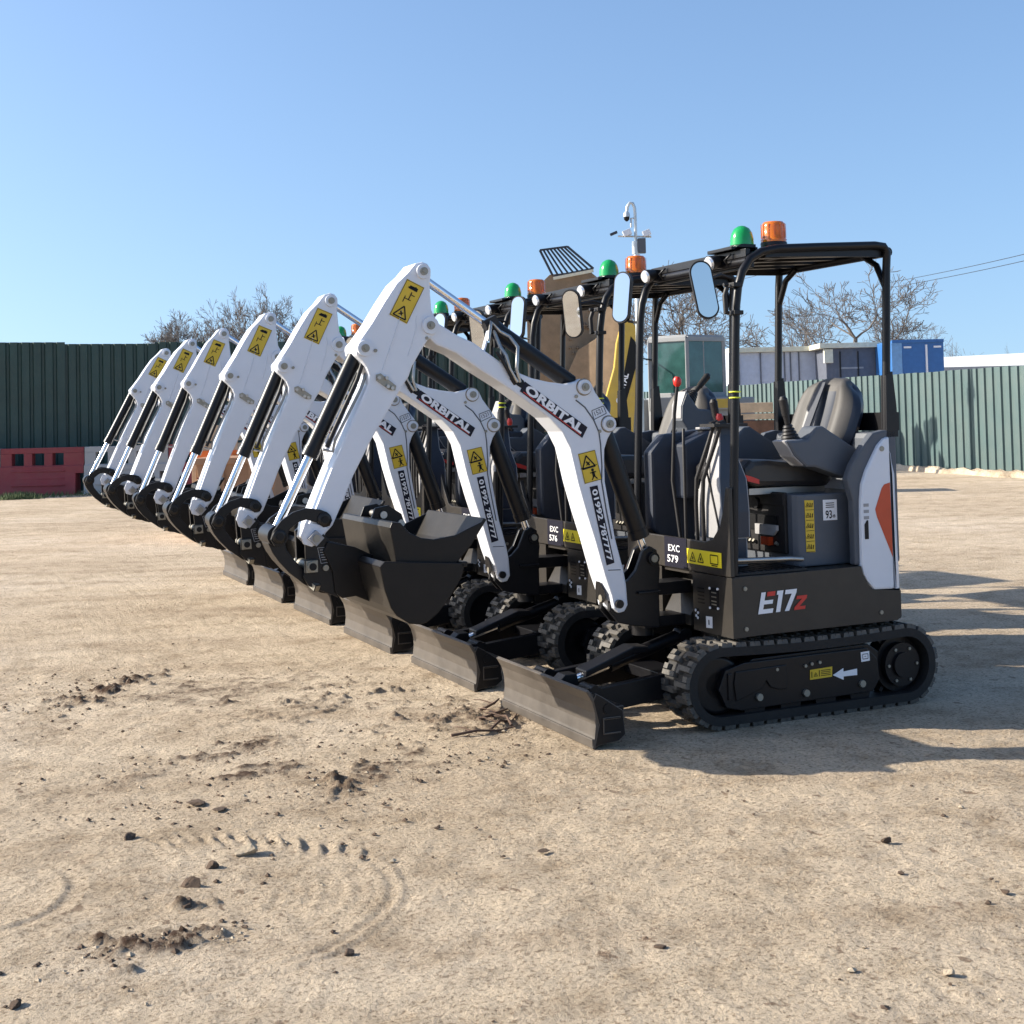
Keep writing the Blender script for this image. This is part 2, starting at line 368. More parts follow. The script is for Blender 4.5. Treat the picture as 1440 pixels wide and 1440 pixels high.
    gl([(.034,.078),(.078,.078),(.078,.098),(.034,.098)],1)
    gl([(.098,0),(.122,0),(.122,.098),(.088,.098),(.088,.080),(.098,.080)],0)
    gl([(.134,.098),(.198,.098),(.198,.082),(.172,0),(.147,0),(.172,.078),(.134,.078)],0)
    gl([(.200,0),(.262,0),(.262,.015),(.228,.015),(.262,.050),(.262,.064),(.204,.064),(.204,.049),(.236,.049),(.200,.014)],1)
    d.build('model_marking',['sticker_white','sticker_red'],ch)
    # floor mat
    fl=MB(); fl.box(-.02,.39,-.42,.46,.685,.697)
    for i in range(9): fl.box(-.01+i*.044,.005+i*.044,-.40,.45,.697,.701)
    fl.build('floor_mat',['black_plastic'],M,.002)
    # tail / counterweight ---------------------------------------------
    tw=MB(); lv=[(.566,.0),(.60,.0),(1.12,-.004),(1.22,-.018),(1.275,-.042),(1.300,-.085)]
    n=25; rows=[]
    a0=math.atan2(.486,-.50)
    for z,ins in lv:
        row=[]
        for i in range(n):
            a=a0+2*(math.pi-a0)*i/(n-1); rr=.723+ins
            x_,y_=rr*math.cos(a),rr*math.sin(a); x_=min(x_,-.50)
            row.append((x_,max(-.487-ins*0,min(.487,y_)),z))
        rows.append(row)
    vs=[p for r_ in rows for p in r_]; fs=[(j*n+i,j*n+i+1,(j+1)*n+i+1,(j+1)*n+i) for j in range(len(lv)-1) for i in range(n-1)]
    tw.add(vs,fs,0,True); tw.add(rows[-1],[list(range(n))],0); tw.add(rows[0],[list(range(n))],0)
    tw.add([rows[0][0],rows[-1][0],rows[-1][-1],rows[0][-1]],[(0,1,2,3)],0)
    tl=tw.build('counterweight',['white_paint'],M)
    for s in(1,-1):
        sp=MB(); ya,yb=sorted((s*.452,s*.488))
        side=[(-.505,1.304),(-.470,1.292),(-.436,1.262),(-.405,1.215),(-.361,1.145),(-.332,1.078),(-.322,1.0),(-.318,.895),(-.316,.692),(-.325,.65),(-.347,.612),(-.387,.569),(-.505,.566)]
        sp.prism(side,ya,yb,'Y'); so=sp.build('side_panel',['white_paint'],tl,.012)
        st=MB(); y=s*.4885; nn=(0,s,0)
        plate(st,xz([(-.497,1.08),(-.462,1.072),(-.447,1.055),(-.404,.955),(-.412,.92),(-.500,.721)],y),0,n=nn)
        st.build('orange_mark',['orange_reflector'],tl)
        st=MB(); plate(st,xz([(-.337,.885),(-.351,.905),(-.360,.905),(-.360,.815),(-.337,.815)],y),1,n=nn)
        for q in range(3): plate(st,xz([(-.335,.985-q*.03),(-.365,.985-q*.03),(-.365,.970-q*.03),(-.335,.970-q*.03)],y),2,n=nn)
        st.cyl((-.455,y-.006*s,1.245),(-.455,y+.004*s,1.245),.013,seg=14,m=3)
        st.build('panel_latch',['sticker_white','sticker_black','light_grey_plastic','zinc'],tl)
        fr=MB(); ya,yb=sorted((s*.425,s*.470))
        fr.prism([(-.56,1.333),(-.484,1.335),(-.419,1.322),(-.366,1.270),(-.330,1.225),(-.290,1.172),(-.258,1.101),(-.272,1.05),(-.290,1.0),(-.290,.692),(-.56,.692)],ya,yb,'Y')
        fr.build('tail_frame',['grey_plastic'],tl,.010)
    tp=MB(); tp.box(-.60,-.46,-.40,.40,1.22,1.325); tp.build('engine_hood',['grey_plastic'],tl,.03)
    # seat box ---------------------------------------------------------
    sb=MB(); pl=[(-.03,-.36),(-.03,.335),(-.045,.36),(-.075,.37),(-.36,.37),(-.42,.40),(-.50,.44),(-.50,-.44),(-.42,-.40),(-.36,-.37),(-.06,-.37)]
    sb.prism(pl,.69,1.035,'Z'); bx=sb.build('seat_box',['grey_plastic'],M,.008)
    e=MB(); e.box(-.03,-.012,-.13,.30,.75,1.045); e.box(-.012,-.004,-.13,.30,.98,1.04); e.build('engine_cover',['black_plastic'],bx,.005)
    e=MB(); e.prism([(-.10,.93),(.24,.93),(.24,.885),(.17,.855),(-.05,.855),(-.10,.89)],-.0118,-.003,'X',1); e.prism([(.08,.885),(.26,.885),(.26,.86),(.23,.835),(.08,.835)],-.003,.012,'X',0)
    e.cyl((-.01,.08,.985),(.01,.08,.985),.028,seg=20,m=1)
    plate(e,[(.0125,.13,.825),(.0125,.20,.825),(.0125,.20,.785),(.0125,.13,.785)],2,n=nX); e.box(-.011,.0125,.13,.2,.785,.825,2)
    for y in(-.02,.02,.05,.24): e.cyl((-.01,y,.79),(.004,y,.80),.009,seg=8,m=3)
    e.build('tool_slot',['light_grey_plastic','sticker_black','orange_reflector','zinc'],bx)
    d=MB(); y=.3712
    plate(d,xz([(-.185,1.005),(-.267,1.004),(-.267,.905),(-.185,.906)],y),0)
    text(d,'93',(-.197,y+.003,.915),XL,(0,0,1),.038,1,.015,.75); text(d,'dB',(-.238,y+.003,.918),XL,(0,0,1),.014,1,.015,.8)
    for z in(.988,.978,.968): line(d,(-.20,y+.003,z),(-.25,y+.003,z),.004,(0,1,0),1)
    d.build('noise_sticker',['sticker_white','sticker_black'],bx)
    d=MB()
    y=.3712
    plate(d,xz([(-.078,1.008),(-.130,1.006),(-.132,.757),(-.080,.760)],y),0)
    for i in range(5):
        z=.985-i*.05; tri_sign(d,(-.094,y+.003,z),.018,XL,(0,0,1),(0,1,0),1); line(d,(-.109,y+.003,z+.01),(-.109,y+.003,z-.012),.004,(0,1,0),1); line(d,(-.122,y+.003,z+.008),(-.118,y+.003,z-.012),.005,(0,1,0),1)
        line(d,(-.082,y+.003,z-.024),(-.128,y+.003,z-.024),.002,(0,1,0),1)
    d.build('safety_sticker',['yellow_sticker','sticker_black'],bx)
    # rubbish in the tray: rail
    rl=MB(); rl.tube([(.36,.40,.75),(.05,.42,.742),(-.02,.42,.735)],.012,m=0); rl.tube([(.36,.36,.735),(.05,.38,.73)],.010,m=0); rl.build('foot_rail',['steel'],M)
    # seat -------------------------------------------------------------
    s_=MB()
    s_.prism([(.17,1.17),(.165,1.10),(.10,1.075),(-.32,1.06),(-.36,1.10),(-.34,1.19),(-.15,1.185),(.02,1.205),(.12,1.205)],-.22,.24,'Y')
    se=s_.build('seat',['vinyl'],M,.035)
    s_=MB(); s_.box(-.33,.12,-.19,.20,1.035,1.065); s_.tube([(.15,.22,1.045),(.15,.0,1.03),(.15,-.2,1.045)],.009); s_.build('seat_rail',['steel'],se)
    s_=MB(); s_.prism([(.168,1.135),(.155,1.105),(.09,1.088),(.09,1.11),(.13,1.125)],.2402,.245,'Y'); s_.build('seat_trim',['sticker_red'],se)
    bk=MB(); nu=29; nv=25; G_=[]
    for side in(1,-1):
        for i in range(nv):
            t=i/(nv-1)*2-1
            for j in range(nu):
                u=j/(nu-1)*2-1
                # square to superellipse outline
                sx_=u*math.sqrt(max(0,1-abs(t)**3.2*.62)); sy_=t*math.sqrt(max(0,1-abs(u)**3.2*.45))
                wd=.250*(1-.16*max(0,t)**2); hh=.245
                e=max(abs(u),abs(t)); th=(.062 if side>0 else .050)*math.sqrt(max(0,1-e**6))
                bul=.030*math.exp(-((abs(u)-.70)/.20)**2)*(1-max(0,t)**4) if side>0 else 0
                bul+=.018*math.exp(-(u/.45)**2)*max(0,t)**2 if side>0 else 0
                G_.append((side*(th)+bul*(1-e**8),sx_*wd,.245+sy_*hh))
    N_=nu*nv; fs=[];ms=[]
    for q in(0,1):
        for i in range(nv-1):
            for j in range(nu-1):
                a_=q*N_+i*nu+j; uc=abs((j+.5)/(nu-1)*2-1); tcn=(i+.5)/(nv-1)*2-1
                bk.add([],[],0); bk.f.append([a_,a_+1,a_+nu+1,a_+nu]); bk.s.append(True); bk.m.append(1 if (q==0 and (uc>.42 and uc<.93 or (tcn>.55 and uc<.42 and tcn<.9))) else 0)
    bk.v=G_
    bk.xf(Matrix.Translation((-.395,.03,1.15))@Matrix.Rotation(R(-22),4,'Y'))
    bo=bk.build('backrest',['navy_plastic','seat_grey'],se)
    bt=MB(); bt.box(-.46,-.445,.10,.13,1.2,1.5); bt.xf(Matrix.Translation((.10,0,.0))); 
    bt=MB(); bt.obox((-.30,.02,1.22),(-.475,.02,1.58),.05,.008,up=(1,0,.3)); bt.build('seat_belt',['navy_plastic'],se)
    # arm consoles
    arm=[(.014,1.296),(-.11,1.299),(-.163,1.359),(-.201,1.362),(-.405,1.242),(-.412,1.207),(-.339,1.102),(-.147,1.164),(-.097,1.166),(-.029,1.223)]
    for s in(1,-1):
        a=MB(); ya,yb=sorted((s*.25,s*.372)); a.prism(arm,ya,yb,'Y'); co=a.build('arm_console',['grey_plastic'],M,.012)
        a=MB(); a.prism([(.018,1.294),(.0,1.300),(-.095,1.300),(-.09,1.17),(-.03,1.218)],*sorted((s*.258,s*.364)),'Y'); a.xf(Matrix.Translation((.004,0,0))); a.build('console_front',['light_grey_plastic'],co,.006)
        j=MB(); c0=V((-.052,s*.31,1.298)); ax=V((.18,0,1)).normalized()
        for i in range(5): j.cyl(c0+ax*(i*.016),c0+ax*(i*.016+.010),.050-i*.006,.044-i*.006,seg=16); j.cyl(c0+ax*(i*.016+.010),c0+ax*(i*.016+.016),.037-i*.006,.038-i*.006,seg=16)
        j.cyl(c0+ax*.08,c0+ax*.12,.013,.016,seg=12); j.cyl(c0+ax*.12,c0+ax*.20,.019,.022,seg=14); j.cyl(c0+ax*.20,c0+ax*.215,.022,.012,seg=14)
        j.build('joystick',['black_plastic'],co)
        if s>0: M['_raise']=1; co['near']=1
    # right side dash console
    a=MB(); a.prism([(.33,.84),(.33,1.24),(.25,1.33),(-.05,1.36),(-.30,1.30),(-.42,1.20),(-.42,.70),(.20,.70)],-.46,-.375,'Y'); a.prism([(.20,1.0),(.20,1.28),(.05,1.345),(-.12,1.34),(-.12,1.0)],-.40,-.26,'Y')
    ds=a.build('side_console',['navy_plastic'],M,.015)
    a=MB(); a.ring((0,0),.055,.045,0,.012,24,0); a.xf(Matrix.Translation((.02,-.33,1.352))@Matrix.Rotation(R(90),4,'X')); a.cyl((.02,-.33,1.34),(.02,-.33,1.352),.045,m=1); a.build('gauge',['light_grey_plastic','sticker_black'],ds)
    a=MB(); a.tube([(-.02,-.27,1.30),(-.04,-.27,1.35),(-.02,-.26,1.385)],.007,m=0); a.lathe((-.02,-.26,1.375),[(.008,0),(.018,.015),(.020,.04),(.012,.058)],14,1); a.build('throttle_lever',['black_plastic','red_plastic'],ds)
    # travel console in front
    a=MB(); 
    tz=[(.84,.02,.26),(.96,.03,.262),(1.05,.06,.255),(1.12,.09,.245),(1.22,.115,.225),(1.33,.14,.20),(1.37,.145,.195)]
    vs=[];nr=len(tz)
    for z,ya,yb in tz:
        xf=.325-.05*max(0,(z-1.1))/.27; vs+=[(xf,ya,z),(xf,yb,z),(.16+.03*(z>1.2),yb,z),(.16+.03*(z>1.2),ya,z)]
    fs=[]
    for i in range(nr-1):
        for q in range(4): fs.append((4*i+q,4*i+(q+1)%4,4*i+4+(q+1)%4,4*i+4+q))
    a.add(vs,fs,0); a.add(vs[:4],[(0,1,2,3)],0); a.add(vs[-4:],[(0,1,2,3)],0)
    for i in range(len(a.f)): 
        if i%4==1 and i<4*(nr-1): a.m[i]=1
    a.box(.17,.31,.03,.25,.70,.84,1)
    tc=a.build('travel_console',['light_grey_plastic','navy_plastic'],M,.008)
    for ya in(.095,.155):
        a=MB(); a.tube([(.335,ya-.03,.74),(.345,ya-.02,1.0),(.35,ya,1.12),(.31,ya+.055,1.30),(.29,ya+.075,1.385)],.0105,m=0); a.tube([(.30,ya+.06,1.38),(.26,ya+.06,1.39)],.016,m=0); a.build('travel_lever',['black_plastic'],tc)
    a=MB(); a.obox((.328,.14,1.20),(.328,.25,.88),.008,.006,up=(1,0,0)); a.box(.15,.34,.12,.25,1.37,1.385); a.build('console_trim',['black_plastic'],tc)
    a=MB(); a.tube([(.30,-.10,.70),(.30,-.10,1.28),(.28,-.13,1.36)],.008,m=0); a.tube([(.30,-.13,.70),(.31,-.20,1.1),(.30,-.18,1.44),(.29,-.16,1.585)],.009,m=0); a.lathe((.29,-.16,1.575),[(.010,0),(.020,.012),(.022,.035),(.012,.05)],14,1); a.build('blade_lever',['black_plastic','red_plastic'],M)
    # grab bar on the entry side
    a=MB(); a.tube([(-.28,.40,1.0),(-.16,.42,1.30),(-.27,.42,1.285),(-.275,.42,1.12),(-.01,.43,.99)],.010); 
    a=MB(); a.tube([(-.16,.42,1.285),(-.255,.42,1.282),(-.273,.42,1.265),(-.268,.42,1.13),(-.255,.42,1.11),(-.01,.42,.985)],.010); GR=a.build('grab_bar',['black_plastic'],M)
    GR['near']=2
    # canopy -----------------------------------------------------------
    cf=MB()
    for s in(1,-1):
        y=s*.45
        fr=[(.385,y,.69),(.375,y,1.0),(.358,y,1.36),(.340,y,1.75),(.330,y,1.93),(.316,y,2.02),(.290,y,2.095),(.245,y,2.155),(.18,y,2.19),(.09,y,2.208),(-.146,y,2.222),(-.49,y,2.240),(-.540,y,2.236),(-.560,y,2.21),(-.552,y,2.12),(-.530,y,1.60),(-.520,y,1.31)]
        cf.tube(fr,.020,12)
        cf.prism([(-.512,1.60),(-.505,1.32),(-.50,1.30),(-.575,1.30),(-.570,1.45),(-.552,1.62)],y-.02,y+.02,'Y')
    cf.box(-.60,-.57,-.45,.45,1.33,1.42)
    cf.tube([(-.57,-.45,2.21),(-.57,.45,2.21)],.024,12); cf.tube([(.255,-.45,2.145),(.255,.45,2.145)],.020,12)
    for s in(1,-1): cf.tube([(-.55,s*.45,2.02),(-.55,s*.38,2.15),(-.55,s*.28,2.205)],.016,8)
    can=cf.build('canopy_frame',['black_paint'],M,0)
    rf=MB(); n=9; top=[]
    prof=[(.20,2.160),(.16,2.196),(.09,2.215),(-.146,2.230),(-.40,2.242),(-.565,2.245)]
    vs=[];m_=13
    for x_,z_ in prof:
        for j in range(m_):
            t=j/(m_-1)*2-1; vs.append((x_,t*.445,z_+.018*(1-t*t)))
    k_=len(vs); vs+=[(a_,b_,c_-.012) for a_,b_,c_ in vs]
    fs=[]
    for i in range(len(prof)-1):
        for j in range(m_-1):
            a_=i*m_+j; fs+=[(a_,a_+1,a_+m_+1,a_+m_),(k_+a_,k_+a_+m_,k_+a_+m_+1,k_+a_+1)]
    rim=[j for j in range(m_)]+[i*m_+m_-1 for i in range(1,len(prof))]+[(len(prof)-1)*m_+j for j in range(m_-2,-1,-1)]+[i*m_ for i in range(len(prof)-2,0,-1)]
    for i in range(len(rim)): a_,b_=rim[i],rim[(i+1)%len(rim)]; fs.append((a_,b_,k_+b_,k_+a_))
    rf.add(vs,fs,0,True)
    for y in(-.3,-.12,.06,.24): rf.obox((.12,y,2.19),(-.54,y,2.222),.05,.02,m=0)
    rf.obox((-.1,-.43,2.205),(-.1,.43,2.205),.04,.02,m=1)
    for sy in(1,-1): rf.prism([(.13,2.195),(.05,2.212),(-.146,2.222),(-.56,2.238),(-.56,2.185),(-.146,2.178),(.05,2.172),(.15,2.165)],sy*.432-.004,sy*.432+.004,'Y',0)
    rf.obox((.02,-.43,2.205),(-.54,-.43,2.222),.01,.03,m=0)
    rf.build('canopy_roof',['black_paint','black_plastic'],can)
    br=MB(); br.box(.215,.233,-.44,.44,2.115,2.19); br.box(.235,.262,-.44,.44,2.165,2.205); br.box(.15,.30,.17,.38,2.205,2.222); br.prism([(.30,2.205),(.16,2.205),(.16,2.235),(.24,2.235)],.22,.38,'Y')
    for y in(-.36,.25): br.box(.262,.30,y-.015,y+.015,2.13,2.19); br.tube([(.26,y+.05,2.13),(.30,y+.07,2.16),(.27,y+.08,2.19)],.006)
    br.build('light_bracket',['black_paint'],can,.003)
    for y in(-.36,.25):
        w=MB(); c=V((.30,y,2.165)); d_=V((.95,.10,-.28)).normalized()
        w.cyl(c-d_*.01,c+d_*.045,.026,.038,seg=20,m=0); w.cyl(c+d_*.046,c+d_*.056,.034,.028,seg=20,m=1); w.build('work_light',['black_plastic','lamp_glass'],can)
    w=MB(); w.lathe((.185,.30,2.222),[(.058,0),(.062,.012),(.055,.016)],24,1); w.lathe((.185,.30,2.238),[(.057,0),(.056,.03),(.050,.058),(.037,.080),(.018,.092),(.004,.095)],24,0); w.build('green_beacon',['green_lens','black_plastic'],can)
    w=MB(); w.lathe((.03,.34,2.228),[(.062,0),(.064,.020),(.060,.024)],24,1); w.lathe((.03,.34,2.252),[(.061,0),(.063,.012),(.058,.016),(.057,.07),(.055,.088),(.047,.098),(.004,.104)],24,0)
    for i in range(12):
        a_=2*math.pi*i/12; w.box(-.002,.002,.0575,.0600,.02,.088,0); 
        for q in range(len(w.v)-8,len(w.v)):
            x_,y_,z_=w.v[q]; w.v[q]=(.03+x_*math.cos(a_)-y_*math.sin(a_),.34+x_*math.sin(a_)+y_*math.cos(a_),2.252+z_)
    w.cyl((.03,.34,2.255),(.03,.34,2.32),.022,seg=10,m=2); w.build('amber_beacon',['amber_lens','black_plastic','lamp_glass'],can)
    def mirror(loc,rot,h,w_,stalk):
        m=MB(); n=28; pts=[]
        for i in range(n):
            a_=2*math.pi*i/n; cx=math.copysign(abs(math.cos(a_))**.75,math.cos(a_))*w_/2; 
            r_=w_/2; sy=math.sin(a_)*r_; pts.append((math.cos(a_)*r_, sy+(h/2-r_ if sy>=0 else -(h/2-r_))))
        m.prism(pts,-.028,0,'X',0); m.prism([(a_*.88,b_*.94) for a_,b_ in pts],0,.003,'X',1)
        Mx=Matrix.Translation(loc)@rot
        m.xf(Mx); m.tube(stalk,.007,m=0)
        mo=m.build('mirror',['black_plastic','mirror_glass'],M,0)
        if loc[1]>0: mo['near']=3
    # glass faces the camera side
    mirror((.53,.50,2.0),Matrix.Rotation(R(66),4,'Z')@Matrix.Rotation(R(0),4,'Y')@Matrix.Rotation(R(10),4,'X'),.270,.102,[(.35,.45,2.06),(.42,.47,2.075),(.50,.49,2.05)])
    mirror((.40,-.52,2.06),Matrix.Rotation(R(35),4,'Z')@Matrix.Rotation(R(-4),4,'Y')@Matrix.Rotation(R(-4),4,'X'),.275,.100,[(.34,-.45,1.92),(.37,-.5,1.93),(.385,-.52,2.0)])
    a=MB()
    for z in(2.03,1.90): a.obox((.36,.45,z),(.31,.45,z),.065,.02); a.cyl((.37,.45,z),(.395,.45,z),.008)
    a.tube([(.375,.45,2.02),(.39,.45,1.98),(.385,.45,1.90)],.012); a.build('mirror_clamp',['black_plastic'],can,.002)
    a=MB()
    for z in(1.525,1.50): a.ring((0,0),.028,.022,0,.006,16,0)
    a.v=[(v[0],v[1],v[2]) for v in a.v]; h_=len(a.v)//2
    a.v=[(.350+v[0],.45+v[2],(1.530 if i<h_ else 1.503)+v[1]) for i,v in enumerate(a.v)]
    a.build('cable_tie',['hi_vis'],can)
    # swing post ---------------------------------------------------------
    a=MB(); a.cyl((.62,.0,.38),(.62,.0,.66),.052,seg=24); a.cyl((.62,0,.44),(.62,0,.47),.066,seg=24); a.cyl((.62,0,.60),(.62,0,.63),.070,seg=24)
    a.box(.38,.62,-.07,.07,.42,.47); a.box(.38,.62,-.07,.07,.57,.63)
    po=a.build('swing_pivot',['black_paint'],M,.004)
    return M
boom_out=[(1.726,1.885),(1.757,1.875),(1.768,1.850),(1.757,1.822),(1.697,1.770),(1.603,1.732),(1.491,1.658),(1.370,1.585),(1.283,1.526),(1.152,1.435),(1.088,1.368),(1.048,1.291),(1.010,1.125),(.970,.985),(.929,.857),(.882,.689),(.850,.596),(.838,.535),(.815,.510),(.782,.515),(.764,.545),(.770,.643),(.782,.71),(.822,.861),(.868,1.129),(.868,1.236),(.866,1.279),(.847,1.328),(.815,1.375),(.808,1.41),(.822,1.435),(.860,1.485),(.905,1.546),(.925,1.590),(.945,1.607),(.967,1.612),(1.0,1.601),(1.064,1.588),(1.147,1.599),(1.227,1.616),(1.333,1.656),(1.430,1.722),(1.516,1.780),(1.591,1.812),(1.690,1.870)]
def make_front(M):
    """swing casting, boom, arm, hitch and bucket: children of M"""
    out=[]; y0,y1=-.040,.125; yc=(y0+y1)/2
    a=MB(); a.prism([(.58,.60),(.57,.70),(.585,.79),(.62,.81),(.66,.79),(.70,.70),(.74,.66),(.84,.60),(.85,.52),(.80,.46),(.72,.44),(.58,.42)],yc-.055,yc-.030,'Y'); a.prism([(.58,.60),(.57,.70),(.585,.79),(.62,.81),(.66,.79),(.70,.70),(.74,.66),(.84,.60),(.85,.52),(.80,.46),(.72,.44),(.58,.42)],yc+.030,yc+.055,'Y')
    a.box(.575,.66,yc-.05,yc+.05,.42,.60); a.cyl((.61,yc-.07,.752),(.61,yc+.072,.752),.030,seg=18); a.cyl((.61,yc+.072,.752),(.61,yc+.078,.752),.018,seg=12,m=1); a.cyl((.815,yc-.10,.555),(.815,yc+.10,.555),.020,seg=18,m=0)
    a.box(.58,.70,yc-.075,yc+.075,.588,.60,0)
    sp=a.build('swing_post',['black_paint','zinc'],M,.004); out.append((sp,0))
    cy=cylinder_parts((.843,yc,1.398),(.610,yc,.752),.83,.046,.020,'boom_cylinder',M,.040,.03); out.append((cy,0))
    a=MB(); a.obox((.79,yc+.05,1.25),(.70,yc+.05,.95),.012,.05,up=(0,1,0)); 
    # boom
    a=MB(); a.prism(boom_out,y0,y1,'Y')
    bm_=a.build('boom',['white_paint'],M,.010); out.append((bm_,0))
    for x,z in((.843,1.398),(.967,1.573),(1.729,1.856)):
        for yy,s in((y1,1),(y0,-1)):
            a=MB(); a.cyl((x,yy-.002*s,z),(x,yy+.0016*s,z),.041,seg=22,m=2)
            a.cyl((x,yy-.004*s,z),(x,yy+.014*s,z),.036,.034,seg=24,m=0); a.cyl((x,yy+.014*s,z),(x,yy+.022*s,z),.019,seg=12,m=1); a.cyl((x,yy+.022*s,z),(x,yy+.028*s,z),.008,seg=8,m=1)
            a.build('pin_boss',['white_paint','zinc','grease'],bm_)
    for x,z in((.892,1.365),(1.010,1.53),(1.745,1.80)): a=MB(); a.cyl((x,y1,z),(x,y1+.008,z),.008,seg=8,m=0); a.build('grease_nipple',['zinc'],bm_)
    a=MB(); a.tube([(x,y1+.0005,z) for x,z in((1.012,1.513),(.966,1.479),(.922,1.42),(.895,1.361),(.888,1.303),(.884,1.20),(.888,1.13),(.868,1.0),(.842,.86))],.0035,6)
    a.tube([(.865,y1+.0005,.715),(.80,y1+.0005,.713)],.0022,6)
    a.build('weld_line',['grey_plastic'],bm_)
    a=MB(); n=14
    # flat black face painted as the shade inside the boom foot's front recess
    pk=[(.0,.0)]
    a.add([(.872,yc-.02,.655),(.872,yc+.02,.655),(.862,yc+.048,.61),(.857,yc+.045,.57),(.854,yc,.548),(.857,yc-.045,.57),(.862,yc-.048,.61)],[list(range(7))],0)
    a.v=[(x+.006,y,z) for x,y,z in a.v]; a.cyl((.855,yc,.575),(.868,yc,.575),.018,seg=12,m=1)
    a.build('foot_pocket_shade',['sticker_black','zinc'],bm_)
    # slot + pipes
    a=MB(); sl=[(1.345,1.640),(1.33,1.655),(1.305,1.630),(1.275,1.605),(1.270,1.585),(1.285,1.570),(1.31,1.585),(1.345,1.612)]
    plate(a,xz(sl,y1+.001),0); a.build('hose_slot',['sticker_black'],bm_)
    a=MB()
    a.tube([(1.435,.10,1.79),(1.42,.10,1.875),(1.37,.08,1.835),(1.325,.09,1.81),(1.298,.12,1.76),(1.31,.135,1.70),(1.315,.137,1.655),(1.295,.125,1.60)],.0085,m=0)
    a.tube([(1.40,.07,1.85),(1.38,.11,1.76),(1.365,.137,1.72),(1.35,.137,1.66),(1.31,.13,1.60)],.0085,m=0)
    a.tube([(1.41,.13,1.74),(1.385,.137,1.70),(1.345,.137,1.63),(1.32,.12,1.59)],.0085,m=1)
    a.obox((1.47,.10,1.72),(1.405,.06,1.88),.035,.008,up=(1,0,0),m=2); a.obox((1.44,.06,1.86),(1.38,.06,1.89),.05,.045,m=1)
    a.build('boom_hose',['steel','black_plastic','white_paint'],bm_)
    # lettering
    d=MB(); y=y1+.0012
    q=[(1.270,1.602),(1.297,1.558),(.984,1.336),(.955,1.385)]; plate(d,xz(q,y),0)
    xd=V((q[2][0]-q[1][0],0,q[2][1]-q[1][1])).normalized(); ud=V((-.0,0,1)); ud=(V((q[0][0]-q[1][0],0,q[0][1]-q[1][1]))).normalized(); ud=(ud-xd*ud.dot(xd)).normalized()
    L=(V((q[2][0],0,q[2][1]))-V((q[1][0],0,q[1][1]))).length
    o=V((q[1][0],y+.003,q[1][1]))+xd*L*.045+ud*.0125
    tmp=MB(); w=text(tmp,'ORBITAL',(0,0,0),(1,0,0),(0,1,0),.038,0,.045)
    text(d,'ORBITAL',o,xd,ud,.038,1,.045,L*.91/w)
    o2=V((q[1][0],y+.003,q[1][1]))+xd*L*.04+ud*.0065; line(d,o2,o2+xd*L*.92,.004,(0,1,0),2)
    d.build('name_decal',['sticker_navy','sticker_white','sticker_red'],bm_)
    d=MB(); q=[(1.008,1.262),(.920,1.279),(.887,1.140),(.977,1.122)]; plate(d,xz(q,y),0)
    up=V((.26,0,1)).normalized(); xr=V((-1,0,.22)).normalized()
    tri_sign(d,(.960,y+.003,1.222),.052,xr,up,(0,1,0),1)
    c=V((.930,y+.003,1.165)); d.cyl(c+up*.022-V((0,.001,0)),c+up*.022+V((0,.001,0)),.007,seg=10,m=1); line(d,c+up*.014,c-up*.010,.014,(0,1,0),1); line(d,c-up*.006,c-up*.024-xr*.014,.006,(0,1,0),1); line(d,c-up*.006,c-up*.024+xr*.014,.006,(0,1,0),1); line(d,c+up*.01-xr*.016,c+up*.01+xr*.016,.005,(0,1,0),1)
    line(d,V((.998,y+.003,1.192)),V((.912,y+.003,1.21)),.003,(0,1,0),1)
    for i in range(4): line(d,(q[i][0]*.97+.948*.03,y+.003,q[i][1]*.97+1.2*.03),(q[(i+1)%4][0]*.97+.948*.03,y+.003,q[(i+1)%4][1]*.97+1.2*.03),.002,(0,1,0),1)
    d.build('hazard_decal',['yellow_sticker','sticker_black'],bm_)
    d=MB(); q=[(.952,1.107),(.911,1.113),(.832,.748),(.873,.738)]; plate(d,xz(q,y),0)
    xd=(V((q[2][0],0,q[2][1]))-V((q[1][0],0,q[1][1]))).normalized(); ud=V((-xd.z,0,xd.x)); 
    if ud.x>0: ud=-ud
    w=text(tmp,'01992 787777',(0,0,0),(1,0,0),(0,1,0),.026,0,.025)
    o=V((q[0][0],y+.003,q[0][1]))+xd*.016+ud*.008; text(d,'01992 787777',o,xd,ud,.026,1,.025,.345/w)
    d.build('phone_decal',['sticker_navy','sticker_white'],bm_)
    d=MB(); q=[(.93,1.462),(.868,1.483),(.853,1.448),(.920,1.420)]
    for i in range(4): line(d,(q[i][0],y,q[i][1]),(q[(i+1)%4][0],y,q[(i+1)%4][1]),.004,(0,1,0),0)
    xd=V((-.062,0,.026)).normalized(); text(d,'1521',V((.917,y,1.434)),xd,V((.39,0,1)).normalized(),.022,0,.01,.9)
    d.build('serial_decal',['grey_plastic'],bm_)
    cy=cylinder_parts((.967,yc,1.575),(1.757,yc,2.096),.53,.040,.019,'arm_cylinder',M,.036,.03); out.append((cy,0))
